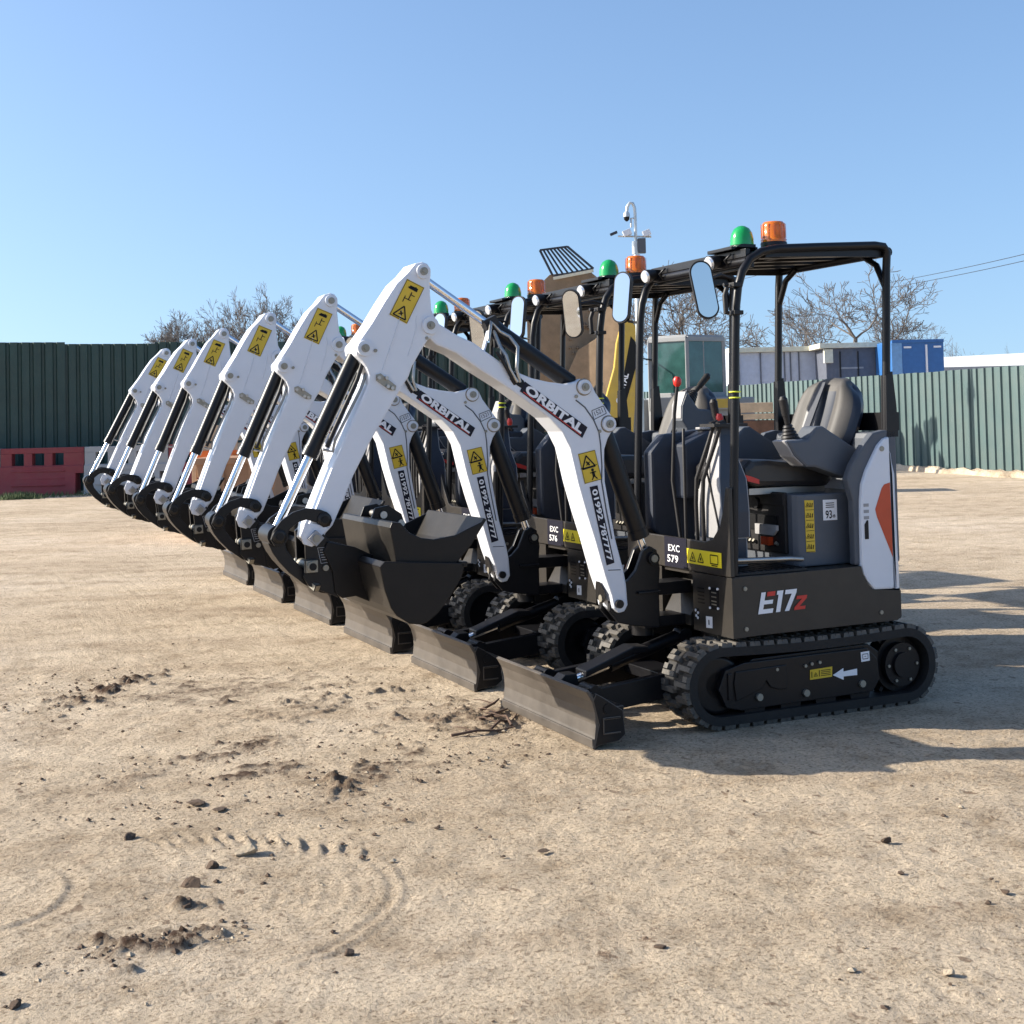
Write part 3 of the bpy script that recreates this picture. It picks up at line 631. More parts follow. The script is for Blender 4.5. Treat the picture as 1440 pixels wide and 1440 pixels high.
    # arm -----------------------------------------------------------------
    arm=[(1.757,2.140),(1.79,2.132),(1.828,2.088),(1.878,2.043),(1.936,1.961),(1.997,1.866),(2.052,1.792),(2.075,1.767),(2.072,1.728),(2.046,1.700),(2.026,1.672),(2.016,1.640),(2.020,1.597),(2.059,1.517),(2.119,1.392),(2.186,1.251),(2.225,1.164),(2.262,1.078),(2.30,1.00),(2.312,.945),(2.28,.912),(2.245,.925),(2.222,.965),(2.191,.996),(2.145,1.091),(2.095,1.204),(2.008,1.361),(1.910,1.514),(1.872,1.575),(1.832,1.630),(1.815,1.676),(1.775,1.739),(1.740,1.790),(1.706,1.815),(1.688,1.852),(1.700,1.890),(1.718,1.925),(1.722,1.99),(1.724,2.046),(1.718,2.075),(1.718,2.11),(1.733,2.132)]
    a=MB()
    yy0,yy1=y0,y1
    ar=a.prism(arm,yy0+.003,yy1+.004,'Y').build('arm',['white_paint'],M,.009); out.append((ar,1))
    for x,z,r_ in((1.757,2.096,.034),(2.035,1.755,.036),(1.729,1.856,.040)):
        for yy,s in((yy1+.004,1),(yy0+.003,-1)):
            a=MB()
            a.cyl((x,yy-.004*s,z),(x,yy+.014*s,z),r_,r_-.002,seg=24,m=0); a.cyl((x,yy+.014*s,z),(x,yy+.022*s,z),.018,seg=12,m=1); a.cyl((x,yy+.022*s,z),(x,yy+.028*s,z),.008,seg=8,m=1)
            a.build('pin_boss',['white_paint','zinc'],ar)
    a=MB(); a.cyl((1.985,yy1,1.745),(1.985,yy1+.010,1.745),.008,seg=8); a.build('grease_nipple',['zinc'],ar)
    a=MB(); a.tube([(1.86,yy1+.0045,1.92),(1.90,yy1+.0045,1.80),(1.955,yy1+.0045,1.66)],.003,6); a.tube([(1.79,yy1+.0045,1.90),(1.80,yy1+.0045,1.82),(1.835,yy1+.0045,1.72)],.003,6); a.build('weld_line',['white_paint'],ar)
    a=MB(); pb=[(1.985,1.640),(1.965,1.645),(1.895,1.590),(1.900,1.570),(1.925,1.572),(1.985,1.615)]; a.prism(pb,yy1+.004,yy1+.012,'Y',0)
    for x,z in((1.975,1.626),(1.915,1.580),(1.94,1.625),(1.935,1.588)): a.cyl((x,yy1+.01,z),(x,yy1+.022,z),.008,seg=10,m=1)
    a.build('hose_bracket',['zinc','steel'],ar)
    d=MB(); y=yy1+.0052; q=[(1.832,2.062),(1.752,2.024),(1.838,1.862),(1.918,1.903)]; plate(d,xz(q,y),0)
    up=V((-.47,0,.88)).normalized(); xr=V((-.90,0,-.43)).normalized(); y+=.003
    tri_sign(d,(1.862,y,1.914),.048,xr,up,(0,1,0),1); 
    for i in range(4): line(d,(q[i][0]*.96+1.835*.04,y,q[i][1]*.96+1.963*.04),(q[(i+1)%4][0]*.96+1.835*.04,y,q[(i+1)%4][1]*.96+1.963*.04),.002,(0,1,0),1)
    c=V((1.803,y,2.018)); line(d,c-xr*.02,c+xr*.02,.016,(0,1,0),1); line(d,c-xr*.025-up*.004,c+xr*.012+up*.008,.008,(0,1,0),1)
    line(d,c-up*.018,c-up*.055,.005,(0,1,0),1); line(d,c-up*.055-xr*.018,c-up*.055+xr*.012,.004,(0,1,0),1); line(d,c-up*.03-xr*.0,c-up*.03+xr*.02,.004,(0,1,0),1); line(d,c-up*.045-xr*.02,c-up*.075-xr*.02,.004,(0,1,0),1)
    d.build('crush_decal',['yellow_sticker','sticker_black'],ar)
    a=MB(); a.prism([(2.317,1.013),(2.251,1.003),(2.214,.987),(2.237,.966),(2.250,.953),(2.262,.926),(2.290,.912),(2.325,.925),(2.338,.965)],yy1+.004,yy1+.022,'Y'); a.cyl((2.276,yy1,.949),(2.276,yy1+.045,.949),.034,seg=4,m=1); a.cyl((2.276,yy1+.04,.949),(2.276,yy1+.052,.949),.016,seg=12,m=2)
    a.build('arm_end_casting',['white_paint','light_grey_plastic','zinc'],ar,.003)
    cy=cylinder_parts((2.035,yc,1.755),(2.430,yc,.964),.575,.035,.020,'bucket_cylinder',M,.036,.03); out.append((cy,1))
    a=MB(); a.tube([(2.03,yc+.045,1.70),(2.06,yc+.055,1.62),(2.17,yc+.055,1.40),(2.20,yc+.045,1.33)],.010,m=0); a.tube([(2.01,yc+.04,1.66),(2.04,yc+.04,1.58),(2.16,yc+.04,1.36),(2.17,yc+.03,1.31),(2.21,yc+.02,1.32)],.007,m=1)
    hh=a.build('bucket_hose',['black_plastic','steel'],M); out.append((hh,1))
    # linkage
    lo=[(2.208,1.042),(2.221,1.056),(2.252,1.068),(2.310,1.077),(2.369,1.062),(2.421,1.029),(2.455,.987),(2.466,.952),(2.450,.925),(2.42,.925),(2.402,.948),(2.385,.99),(2.350,1.018),(2.311,1.028),(2.265,1.012),(2.24,.990),(2.21,.996),(2.198,1.02)]
    lk=[(2.466,.975),(2.466,.93),(2.451,.895),(2.424,.855),(2.380,.805),(2.316,.752),(2.246,.712),(2.215,.705),(2.205,.725),(2.225,.75),(2.30,.80),(2.350,.850),(2.388,.90),(2.40,.95),(2.42,.985),(2.45,.99)]
    a=MB()
    for ya in(yc-.105,yc+.085): a.prism(lo,ya,ya+.020,'Y')
    a.cyl((2.234,yc-.115,1.025),(2.234,yc+.118,1.025),.016,seg=14,m=1); a.cyl((2.430,yc-.115,.964),(2.430,yc+.118,.964),.016,seg=14,m=1)
    a.ring((2.234,1.025),.030,.016,yc+.105,yc+.113,20,2); a.ring((2.430,.964),.030,.016,yc+.105,yc+.113,20,2)
    l1=a.build('side_link',['black_paint','sticker_black','bucket_back'],M,.003); out.append((l1,1))
    a=MB(); a.prism(lk,yc-.06,yc+.065,'Y'); a.cyl((2.430,yc-.085,.964),(2.430,yc+.082,.964),.045,seg=24)
    l2=a.build('bucket_link',['black_paint'],M,.004); out.append((l2,1))
    # hitch
    a=MB(); hp=[(2.315,.97),(2.285,.995),(2.245,.975),(2.202,.925),(2.197,.832),(2.175,.787),(2.140,.713),(2.155,.688),(2.180,.692),(2.302,.746),(2.325,.783),(2.312,.853)]
    for ya in(yc-.09,yc+.065): a.prism(hp,ya,ya+.025,'Y')
    a.box(2.17,2.31,yc-.07,yc+.07,.76,.84)
    a.cyl((2.293,yc-.12,.83),(2.293,yc+.125,.83),.022,seg=16,m=1); a.box(2.265,2.322,yc+.09,yc+.112,.802,.858,1); a.cyl((2.293,yc+.11,.83),(2.293,yc+.13,.83),.016,seg=12,m=3)
    a.cyl((2.229,yc+.09,.819),(2.229,yc+.10,.819),.013,seg=14,m=1); a.cyl((2.168,yc-.10,.715),(2.168,yc+.10,.715),.018,seg=16,m=1)
    a.obox((2.300,yc+.03,.775),(2.268,yc+.10,.735),.03,.03,m=1)
    qh=a.build('quick_hitch',['black_paint','zinc','bucket_back','sticker_black'],M,.003); out.append((qh,1))
    d=MB(); y=yc+.0915; q=[(2.262,.905),(2.228,.905),(2.216,.842),(2.248,.838)]
    for i in range(4): line(d,(q[i][0],y,q[i][1]),(q[(i+1)%4][0],y,q[(i+1)%4][1]),.0025,(0,1,0),0)
    for i in range(5): t=.15+.17*i; line(d,(2.255-.012*t,y,.905-.062*t),(2.230-.012*t,y,.905-.062*t),.003,(0,1,0),0)
    d.build('hitch_plate',['light_grey_plastic'],qh)
    # bucket
    b0,b1=-.36,.44
    lo_=[(2.088,.841),(2.066,.862),(1.711,.832),(1.728,.772),(1.782,.693),(1.837,.632),(1.886,.598),(1.917,.591),(1.964,.598),(2.019,.635),(2.043,.669),(2.069,.743)]
    a=MB()
    for ya in(b0,b1-.014): a.prism(lo_,ya,ya+.014,'Y',0)
    path=[lo_[i] for i in(2,3,4,5,6,7,8,9,10,11,0,1)]
    a.shell([(x,z) for x,z in path[::-1]],b0+.002,b1-.002,-.014,1)
    a.box(1.70,1.73,b0,b1,.815,.838,0)
    for ya in(yc-.13,yc+.08):
        a.prism([(2.02,.86),(2.10,.90),(2.22,.93),(2.24,.89),(2.20,.80),(2.19,.71),(2.16,.685),(2.10,.69),(2.035,.66)],ya,ya+.022,'Y',0)
    bk=a.build('bucket',['bucket_paint','bucket_back'],M,.004); out.append((bk,1))
    return out
def make_nested():
    """a second, narrower digging bucket carried inside the fitted one"""
    b0,b1=-.27,.415
    up=[(2.032,.996),(2.022,1.019),(1.985,1.014),(1.948,.971),(1.895,.946),(1.839,.937),(1.742,.949),(1.680,.975),(1.597,1.007),(1.630,.96),(1.672,.90),(1.735,.836),(1.79,.76),(1.85,.70),(1.92,.68),(1.97,.70),(2.00,.78),(2.012,.88)]
    a=MB()
    for ya in(b0,b1-.014): a.prism(up,ya,ya+.014,'Y',0)
    path=[up[i] for i in(8,9,10,11,12,13,14,15,16,17,0,1)]
    a.shell(path[::-1],b0+.002,b1-.002,-.014,1)
    a.shell([(2.020,1.018),(1.985,1.014),(1.96,.985)],b0+.002,b1-.002,.012,1)
    ob=a.build('digging_bucket',['bucket_paint','bucket_back'],None,.004)
    a=MB()
    for ya in(-.05,.11): a.prism([(2.02,1.01),(2.0,1.06),(1.94,1.07),(1.88,1.03),(1.86,.97),(1.92,.90),(2.0,.90)],ya,ya+.02,'Y')
    a.cyl((1.965,-.06,1.03),(1.965,.14,1.03),.016,seg=14,m=1); a.cyl((1.885,-.06,.99),(1.885,.14,.99),.016,seg=14,m=1)
    a.build('bucket_ear',['bucket_paint','steel'],ob,.003)
    return ob
def number_decal(lines,parent):
    d=MB(); x=.4255; nX=(1,0,0)
    plate(d,[(x,-.10,.834),(x,.108,.834),(x,.108,.688),(x,-.10,.688)],0,n=nX)
    text(d,lines[0],(x+.003,-.064,.765),(0,1,0),(0,0,1),.032,1,.012,1.2,'L',1.12)
    if len(lines)>1: text(d,lines[1],(x+.003,-.074,.712),(0,1,0),(0,0,1),.034,1,.014,1.4,'L',1.06)
    return d.build('number_decal',['sticker_navy','sticker_white'],parent)
ORIG=make_excavator(); front=make_front(ORIG)
NEST=make_nested()
posedict={o.name:g for o,g in front}
PIV=(1.729,0,1.856)
def pose(swing,arm,g):
    m=Matrix.Translation((.62,.04,0))@Matrix.Rotation(R(swing),4,'Z')@Matrix.Translation((-.62,-.04,0))
    if g==1: m=m@Matrix.Translation(PIV)@Matrix.Rotation(R(arm),4,'Y')@Matrix.Translation((-PIV[0],0,-PIV[2]))
    return m
RAISE=Matrix.Translation((-.39,0,1.15))@Matrix.Rotation(R(-54),4,'Y')@Matrix.Translation((.39,0,-1.15))
MIR=Matrix.Translation((.53,.50,2.0))@Matrix.Rotation(R(-20),4,'Z')@Matrix.Rotation(R(-4),4,'Y')@Matrix.Rotation(R(-9),4,'X')@Matrix.Translation((-.53,-.50,-2.0))
OFF=[(0,0),(-.022,-.034),(-.011,-.006),(-.024,-.007),(-.022,.009),(-.053,.006)]
POSE=[(0,0),(-3.4,2.5),(-1.5,3.0),(-4.5,3.5),(0,1.5),(-2.5,-.5)]
LBL=['nearest white and black mini excavator, with EXC 579 on its front panel',
 'mini excavator numbered EXC 576, parked second behind the nearest one',
 'third mini excavator in the row, its raised white arm left of the second one',
 'fourth mini excavator from the camera, its arm third from the far end',
 'mini excavator next to last in the row, its arm just right of the farthest arm',
 'farthest mini excavator, its white arm leftmost against the dark green fence']
NL_=['black digging bucket nested in the bucket of the nearest excavator','black digging bucket nested in the bucket of excavator EXC 576','black digging bucket carried in the bucket of the third excavator','black digging bucket carried in the bucket of the fourth excavator','black digging bucket carried in the bucket of the excavator next to last','black digging bucket carried in the bucket of the farthest excavator']
NUM=[('EXC','579'),('EXC','576'),('EXC','575'),('EXC',),('EXC',),('EXC',)]
kids=list(ORIG.children); subs={k.name:list(k.children) for k in kids}
nkids=list(NEST.children)
machines=[]
for k in range(6):
    if k==0:
        r_=ORIG; cs=[(c,c) for c in kids if c.get('near')!=2]
    else:
        r_=ORIG.copy(); COL.objects.link(r_); r_.location=(OFF[k][0],-1.3565*k+OFF[k][1],0); cs=[]
        for c in kids:
            d=c.copy(); COL.objects.link(d); d.parent=r_
            for s in subs[c.name]:
                e=s.copy(); COL.objects.link(e); e.parent=d
            cs.append((c,d))
    for c,d in cs:
        if c.name in posedict: d.matrix_local=pose(*POSE[k],posedict[c.name])
        if k and c.get('near')==1: d.matrix_local=RAISE
        if k and c.get('near')==3: d.matrix_local=MIR
    tag(r_,LBL[k],'mini excavator',GROUP); machines.append((r_,cs))
    nb=NEST if k==0 else NEST.copy()
    if k:
        COL.objects.link(nb)
        for c in nkids: e=c.copy(); COL.objects.link(e); e.parent=nb
    nb.matrix_basis=Matrix.Translation(r_.location)@pose(*POSE[k],1)
    tag(nb,NL_[k],'bucket','digging buckets carried inside the fitted buckets')
gb_=[c for c in kids if c.get('near')==2][0]; bpy.data.objects.remove(gb_)
for (r_,cs),n_ in zip(machines,NUM):
    ch=[d for _,d in cs if d.name.startswith('chassis')][0]; number_decal(n_,ch)
for r_,cs in machines:
    for o in [r_]+[d for _,d in cs]:
        for kk in('near','_raise'):
            if kk in o: del o[kk]
# ------------------------------------------------------------------ camera
CAM=V((3.8487,5.7428,1.4410)); YAW,PIT,ROL=R(-114.1276),R(2.1097),R(-1.3780)
vd=V((math.cos(YAW)*math.cos(PIT),math.sin(YAW)*math.cos(PIT),math.sin(PIT)))
r0=vd.cross(V((0,0,1))).normalized(); u0=r0.cross(vd)
rr=r0*math.cos(ROL)+u0*math.sin(ROL); uu=u0*math.cos(ROL)-r0*math.sin(ROL)
cd=bpy.data.cameras.new('camera'); co=bpy.data.objects.new('camera',cd); COL.objects.link(co)
cd.sensor_width=36; cd.lens=1900/1440*36; cd.shift_y=-(720-516.48)/1440; cd.clip_end=900; cd.clip_start=.05
co.matrix_world=Matrix(((rr.x,uu.x,-vd.x,CAM.x),(rr.y,uu.y,-vd.y,CAM.y),(rr.z,uu.z,-vd.z,CAM.z),(0,0,0,1)))
sc.camera=co
# ------------------------------------------------------------------ light
SUN_AZ,SUN_EL=-30.0,27.0        # direction TOWARDS the sun
w=bpy.data.worlds.new('World'); sc.world=w; w.use_nodes=True; nt=w.node_tree
sky=nt.nodes.new('ShaderNodeTexSky'); sky.sky_type='NISHITA'; sky.sun_disc=False
sky.sun_elevation=R(SUN_EL); sky.sun_rotation=R(90-SUN_AZ); sky.altitude=0; sky.air_density=1.0; sky.dust_density=1.5; sky.ozone_density=3.8
bg=nt.nodes['Background']; bg.inputs['Strength'].default_value=.108
tcw=nt.nodes.new('ShaderNodeTexCoord'); mpw=nt.nodes.new('ShaderNodeMapping'); mpw.inputs['Location'].default_value=(0,0,.10); mpw.inputs['Scale'].default_value=(1,1,.80)
nt.links.new(tcw.outputs['Generated'],mpw.inputs['Vector']); nt.links.new(mpw.outputs['Vector'],sky.inputs['Vector'])
nt.links.new(sky.outputs['Color'],bg.inputs['Color'])
sd=bpy.data.lights.new('sun','SUN'); so=bpy.data.objects.new('sun',sd); COL.objects.link(so)
sd.energy=4.6; sd.angle=R(.55); sd.color=(1,.92,.79)
ts=V((math.cos(R(SUN_AZ))*math.cos(R(SUN_EL)),math.sin(R(SUN_AZ))*math.cos(R(SUN_EL)),math.sin(R(SUN_EL))))
so.rotation_euler=ts.to_track_quat('Z','Y').to_euler(); so.location=ts*30
sc.view_settings.view_transform='Standard'; sc.view_settings.look='None'; sc.view_settings.gamma=1; sc.view_settings.exposure=1.08
# ------------------------------------------------------------------ frame of the background: x to the right of the view, y away
BZ=R(155.87); bx=V((math.cos(BZ),math.sin(BZ),0)); by=V((-math.sin(BZ),math.cos(BZ),0))
def at(px,D): p=CAM+by*D+bx*((px-720)/1900*D); return V((p.x,p.y,0))
def HZ(px,py,D): return 1.441+(603.8-.0248*px-py)*D/1900      # height of a thing seen at that spot, D metres away
# ------------------------------------------------------------------ ground: one sheet
def vnoise(x,y,s,seed):
    g=np.random.default_rng(seed).random((256,256)); x=x*s;y=y*s
    xi=np.floor(x).astype(int);yi=np.floor(y).astype(int);fx=x-xi;fy=y-yi
    fx=fx*fx*(3-2*fx);fy=fy*fy*(3-2*fy);a=g[xi%256,yi%256];b=g[(xi+1)%256,yi%256];c=g[xi%256,(yi+1)%256];d=g[(xi+1)%256,(yi+1)%256]
    return (a*(1-fx)+b*fx)*(1-fy)+(c*(1-fx)+d*fx)*fy-.5
def axis_lines(lo,hi,st,far):
    a=list(np.arange(lo,hi,st)); s=st; x=lo; L=[]
    while x>-far: s*=1.16; x-=s; L.append(x)
    U=[]; s=st; x=a[-1]
    while x<far: s*=1.16; x+=s; U.append(x)
    return np.array(L[::-1]+a+U)
gx=axis_lines(-1.2,4.4,.0125,300); gy=axis_lines(-2.6,3.6,.0125,300)
X,Y=np.meshgrid(gx,gy,indexing='ij')
near=np.exp(-(np.maximum(0,np.hypot(X-1.8,Y-.6)-4.5)/4)**2)
Z=vnoise(X,Y,.9,1)*.012+vnoise(X,Y,3.1,2)*.007+near*(vnoise(X,Y,9,3)*.006+vnoise(X,Y,21,4)*.0055+vnoise(X,Y,38,5)*.004)
soil=np.zeros_like(X)
def patch(cx,cy,rx,ry,ang,h,so,rough=.6):
    global Z,soil
    c,s=math.cos(ang),math.sin(ang); a=((X-cx)*c+(Y-cy)*s)/rx; b=(-(X-cx)*s+(Y-cy)*c)/ry
    edge=1+vnoise(X,Y,7,31)*1.2+vnoise(X,Y,19,32)*1.3
    m=np.clip(1.15*edge-np.sqrt(a*a+b*b),0,1); m=m*m*(3-2*m)
    lump=np.clip(.25+vnoise(X,Y,17,33)*1.3+vnoise(X,Y,33,34)*1.5+vnoise(X,Y,61,35)*1.2,0,1.3)
    Z+=m*h*lump; soil=np.maximum(soil,m*so*np.clip(.35+lump,0,1))
patch(3.27,1.84,.24,.10,math.atan2(-.05,-.2),.026,1.2)
patch(2.79,-2.03,.62,.12,math.atan2(-.65,-.62),.024,1.2)
patch(2.36,-1.55,.50,.40,0,.008,.8); patch(2.54,-.27,.25,.13,.4,.012,1.0); patch(2.45,.12,.22,.11,.3,.012,1.0); patch(2.06,.34,.34,.11,.9,.011,1.0)
patch(1.30,-.30,.42,.35,.2,.018,.75); patch(2.33,.55,.25,.08,1.0,.018,.6); patch(3.09,1.60,.06,.05,0,.03,.9); patch(3.05,.0,.3,.08,.5,.015,.7); patch(2.0,-1.0,.5,.3,.3,.012,.45); patch(.5,-1.6,1.2,.3,.2,.01,.3)
# turning scuffs left by the tracks of a machine
rad=np.hypot(X-3.10,Y-1.53); an=np.arctan2(Y-1.53,X-3.10)
sect=np.clip((np.cos(an-R(118))-.05)*2.2,0,1)*np.clip((rad-.22)/.05,0,1)*np.clip((.78-rad)/.12,0,1)
wob=vnoise(X,Y,6,41)*.016
Z+=sect*(np.sin((rad+wob)*2*math.pi/.05)*.0022*(.5+vnoise(X,Y,5,42)))
for r_,h_ in((.60,.0045),(.63,-.004),(.66,.005),(.685,-.003),(.50,.004),(.42,.003)): Z+=sect*h_*(.1+1.0*np.clip(vnoise(X,Y,4,47)+.5,0,1))*np.exp(-((rad+wob*.7-r_)/.012)**2)
for i in range(13):       # raised bars of the tread
    t=i/12; cx=3.10-t*.62; cy=.93+.42*t*t+.02*math.sin(i*2.1); a_=R(105-35*t)
    u_=(X-cx)*math.cos(a_)+(Y-cy)*math.sin(a_); v_=-(X-cx)*math.sin(a_)+(Y-cy)*math.cos(a_)+vnoise(X,Y,14,50)*.02
    Z+=.011*(.4+1.0*rng.random())*np.exp(-(u_/(.045+.05*rng.random()))**2)*np.exp(-(v_/.010)**2)-.007*np.exp(-(u_/.07)**2)*np.exp(-((v_-.02)/.014)**2)
rad2=np.hypot(X-3.75,Y-1.2); sc2=np.clip((np.cos(np.arctan2(Y-1.2,X-3.75)-R(150))-.2)*2,0,1)
for r_,h_ in((.34,.006),(.37,-.004),(.42,.004)): Z+=sc2*h_*np.exp(-((rad2+wob-r_)/.010)**2)
# keep the ground flat where the machines stand
far_=np.clip((np.hypot(X,Y)-30)/60,0,1); Z=Z*(1-far_)
under=np.exp(-((np.abs(X)-0)/1.0)**6)*((Y<.7)&(Y>-8)); Z=np.where(under>.3,np.minimum(Z,.002),Z)
bl=np.exp(-((X-1.16)/.06)**4)*((Y<.55)&(Y>-8)); Z=np.where(bl>.3,np.minimum(Z,.003),Z)
nx_,ny_=X.shape
me=bpy.data.meshes.new('ground'); me.vertices.add(nx_*ny_); me.vertices.foreach_set('co',np.stack([X,Y,Z],-1).ravel())
I=np.arange(nx_*ny_).reshape(nx_,ny_); q=np.stack([I[:-1,:-1],I[1:,:-1],I[1:,1:],I[:-1,1:]],-1).reshape(-1,4)
me.loops.add(q.size); me.loops.foreach_set('vertex_index',q.ravel()); me.polygons.add(len(q)); me.polygons.foreach_set('loop_start',np.arange(len(q))*4)
try: me.polygons.foreach_set('loop_total',np.full(len(q),4))
except Exception: pass
me.polygons.foreach_set('use_smooth',np.ones(len(q),bool)); me.update(); me.validate()
at_=me.attributes.new('soil','FLOAT','POINT'); at_.data.foreach_set('value',soil.ravel())
def ground_mat():
    m=bpy.data.materials.new('sandy_soil'); m.use_nodes=True; nt=m.node_tree; N=nt.nodes; L=nt.links; b=N['Principled BSDF']
    b.inputs['Roughness'].default_value=.93; b.inputs['Specular IOR Level'].default_value=.2
    tc=N.new('ShaderNodeTexCoord')
    def noise(s,d=6,r=.6,sc_=None):
        n=N.new('ShaderNodeTexNoise'); n.inputs['Scale'].default_value=s; n.inputs['Detail'].default_value=d; n.inputs['Roughness'].default_value=r
        if sc_:
            mp=N.new('ShaderNodeMapping'); mp.inputs['Scale'].default_value=sc_; L.new(tc.outputs['Object'],mp.inputs['Vector']); L.new(mp.outputs['Vector'],n.inputs['Vector'])
        else: L.new(tc.outputs['Object'],n.inputs['Vector'])
        return n.outputs['Fac']
    def ramp(f,*st):
        r=N.new('ShaderNodeValToRGB'); e=r.color_ramp.elements
        while len(e)<len(st): e.new(.5)
        for i,(p,c) in enumerate(st): e[i].position=p; e[i].color=(*c,1)
        L.new(f,r.inputs['Fac']); return r.outputs['Color']
    def mix(f,a,bc,mode='MIX'):
        x=N.new('ShaderNodeMix'); x.data_type='RGBA'; x.blend_type=mode
        if isinstance(f,float): x.inputs['Factor'].default_value=f
        else: L.new(f,x.inputs['Factor'])
        for s,v in(('A',a),('B',bc)):
            if isinstance(v,tuple): x.inputs[s].default_value=(*v,1)
            else: L.new(v,x.inputs[s])
        return x.outputs['Result']
    c=ramp(noise(.35,5),(.3,(.47,.370,.260)),(.5,(.57,.463,.338)),(.7,(.65,.545,.42)))
    c=mix(.95,c,ramp(noise(3.2,9,.72),(.33,(.66,.62,.57)),(.50,(1,1,1)),(.68,(1.16,1.16,1.15))),'MULTIPLY')
    mt=N.new('ShaderNodeMapping'); mt.vector_type='TEXTURE'; mt.inputs['Rotation'].default_value=(0,0,R(-24)); mt.inputs['Scale'].default_value=(5,.7,1); L.new(tc.outputs['Object'],mt.inputs['Vector'])
    ns=N.new('ShaderNodeTexNoise'); ns.inputs['Scale'].default_value=1.0; ns.inputs['Detail'].default_value=7; ns.inputs['Roughness'].default_value=.65; L.new(mt.outputs['Vector'],ns.inputs['Vector'])
    c=mix(.9,c,ramp(ns.outputs['Fac'],(.36,(.82,.79,.76)),(.50,(1,1,1)),(.64,(1.06,1.06,1.05))),'MULTIPLY')
    c=mix(.8,c,ramp(noise(60,4,.7),(.36,(.40,.355,.31)),(.47,(.96,.95,.94)),(.62,(1.14,1.14,1.13))),'MULTIPLY')
    vo=N.new('ShaderNodeTexVoronoi'); vo.inputs['Scale'].default_value=38; L.new(tc.outputs['Object'],vo.inputs['Vector'])
    c=mix(.7,c,ramp(vo.outputs['Distance'],(.07,(.34,.29,.25)),(.15,(1,1,1))),'MULTIPLY')
    an=N.new('ShaderNodeAttribute'); an.attribute_name='soil'
    mu=N.new('ShaderNodeMath'); mu.operation='MULTIPLY'; L.new(an.outputs['Fac'],mu.inputs[0]); L.new(ramp(noise(22,5,.7),(.34,(.35,)*3),(.50,(1,)*3)),mu.inputs[1])
    vf=N.new('ShaderNodeTexVoronoi'); vf.inputs['Scale'].default_value=11; mpf=N.new('ShaderNodeMapping'); mpf.inputs['Scale'].default_value=(1,.6,1); mpf.inputs['Rotation'].default_value=(0,0,.5); L.new(tc.outputs['Object'],mpf.inputs['Vector'])
    nd=N.new('ShaderNodeTexNoise'); nd.inputs['Scale'].default_value=30; nd.inputs['Detail'].default_value=4; L.new(mpf.outputs['Vector'],nd.inputs['Vector'])
    va=N.new('ShaderNodeVectorMath'); va.operation='MULTIPLY_ADD'; va.inputs[1].default_value=(.09,.09,.09); L.new(nd.outputs['Color'],va.inputs[0]); L.new(mpf.outputs['Vector'],va.inputs[2]); L.new(va.outputs[0],vf.inputs['Vector'])
    fl=ramp(vf.outputs['Distance'],(.13,(1,1,1)),(.20,(0,0,0))); gate=ramp(noise(1.6,6,.75),(.47,(0,0,0)),(.56,(1,1,1)))
    f2=N.new('ShaderNodeMath'); f2.operation='MULTIPLY'; L.new(fl,f2.inputs[0]); L.new(gate,f2.inputs[1]); f3=N.new('ShaderNodeMath'); f3.operation='MULTIPLY'; f3.inputs[1].default_value=.75; L.new(f2.outputs[0],f3.inputs[0])
    c=mix(f3.outputs[0],c,(.17,.105,.065))
    c=mix(mu.outputs[0],c,(.085,.05,.032))
    L.new(c,b.inputs['Base Color'])
    ad=N.new('ShaderNodeMath'); ad.operation='ADD'; m1=N.new('ShaderNodeMath'); m1.operation='MULTIPLY'; m1.inputs[1].default_value=.6; L.new(noise(75,6,.75),m1.inputs[0]); L.new(noise(13,8,.7),ad.inputs[0]); L.new(m1.outputs[0],ad.inputs[1])
    bp=N.new('ShaderNodeBump'); bp.inputs['Strength'].default_value=1.0; bp.inputs['Distance'].default_value=.038; L.new(ad.outputs[0],bp.inputs['Height']); L.new(bp.outputs['Normal'],b.inputs['Normal'])
    MATS['sandy_soil']=m
ground_mat(); me.materials.append(MATS['sandy_soil'])
g=link('ground',me); tag(g,'sandy beige bare earth yard with turning scuffs and dark mud crumbs','ground',kind='structure')
# clods -------------------------------------------------------------
mat('dark_clod',(.10,.065,.042),.95,bump=.6,bscale=30,var=.3); mat('pale_clod',(.42,.34,.24),.95,bump=.5,bscale=30,var=.2)
def clod_mesh(seed,flat=.55,m='dark_clod'):
    bm=bmesh.new(); bmesh.ops.create_icosphere(bm,subdivisions=3,radius=1); rg=np.random.default_rng(seed); dirs=rg.normal(size=(9,3)); dirs/=np.linalg.norm(dirs,axis=1)[:,None]; cut=rg.uniform(.35,.85,9)
    for v in bm.verts:
        p=np.array(v.co)
        for d_,c_ in zip(dirs,cut):
            k=p@d_
            if k>c_: p=p-d_*(k-c_)*.9
        p=p*(1+rg.normal()*.05); v.co=(p[0],p[1]*.75,p[2]*flat)
    me=bpy.data.meshes.new('clod'); bm.to_mesh(me); bm.free(); me.materials.append(MATS[m]); return me
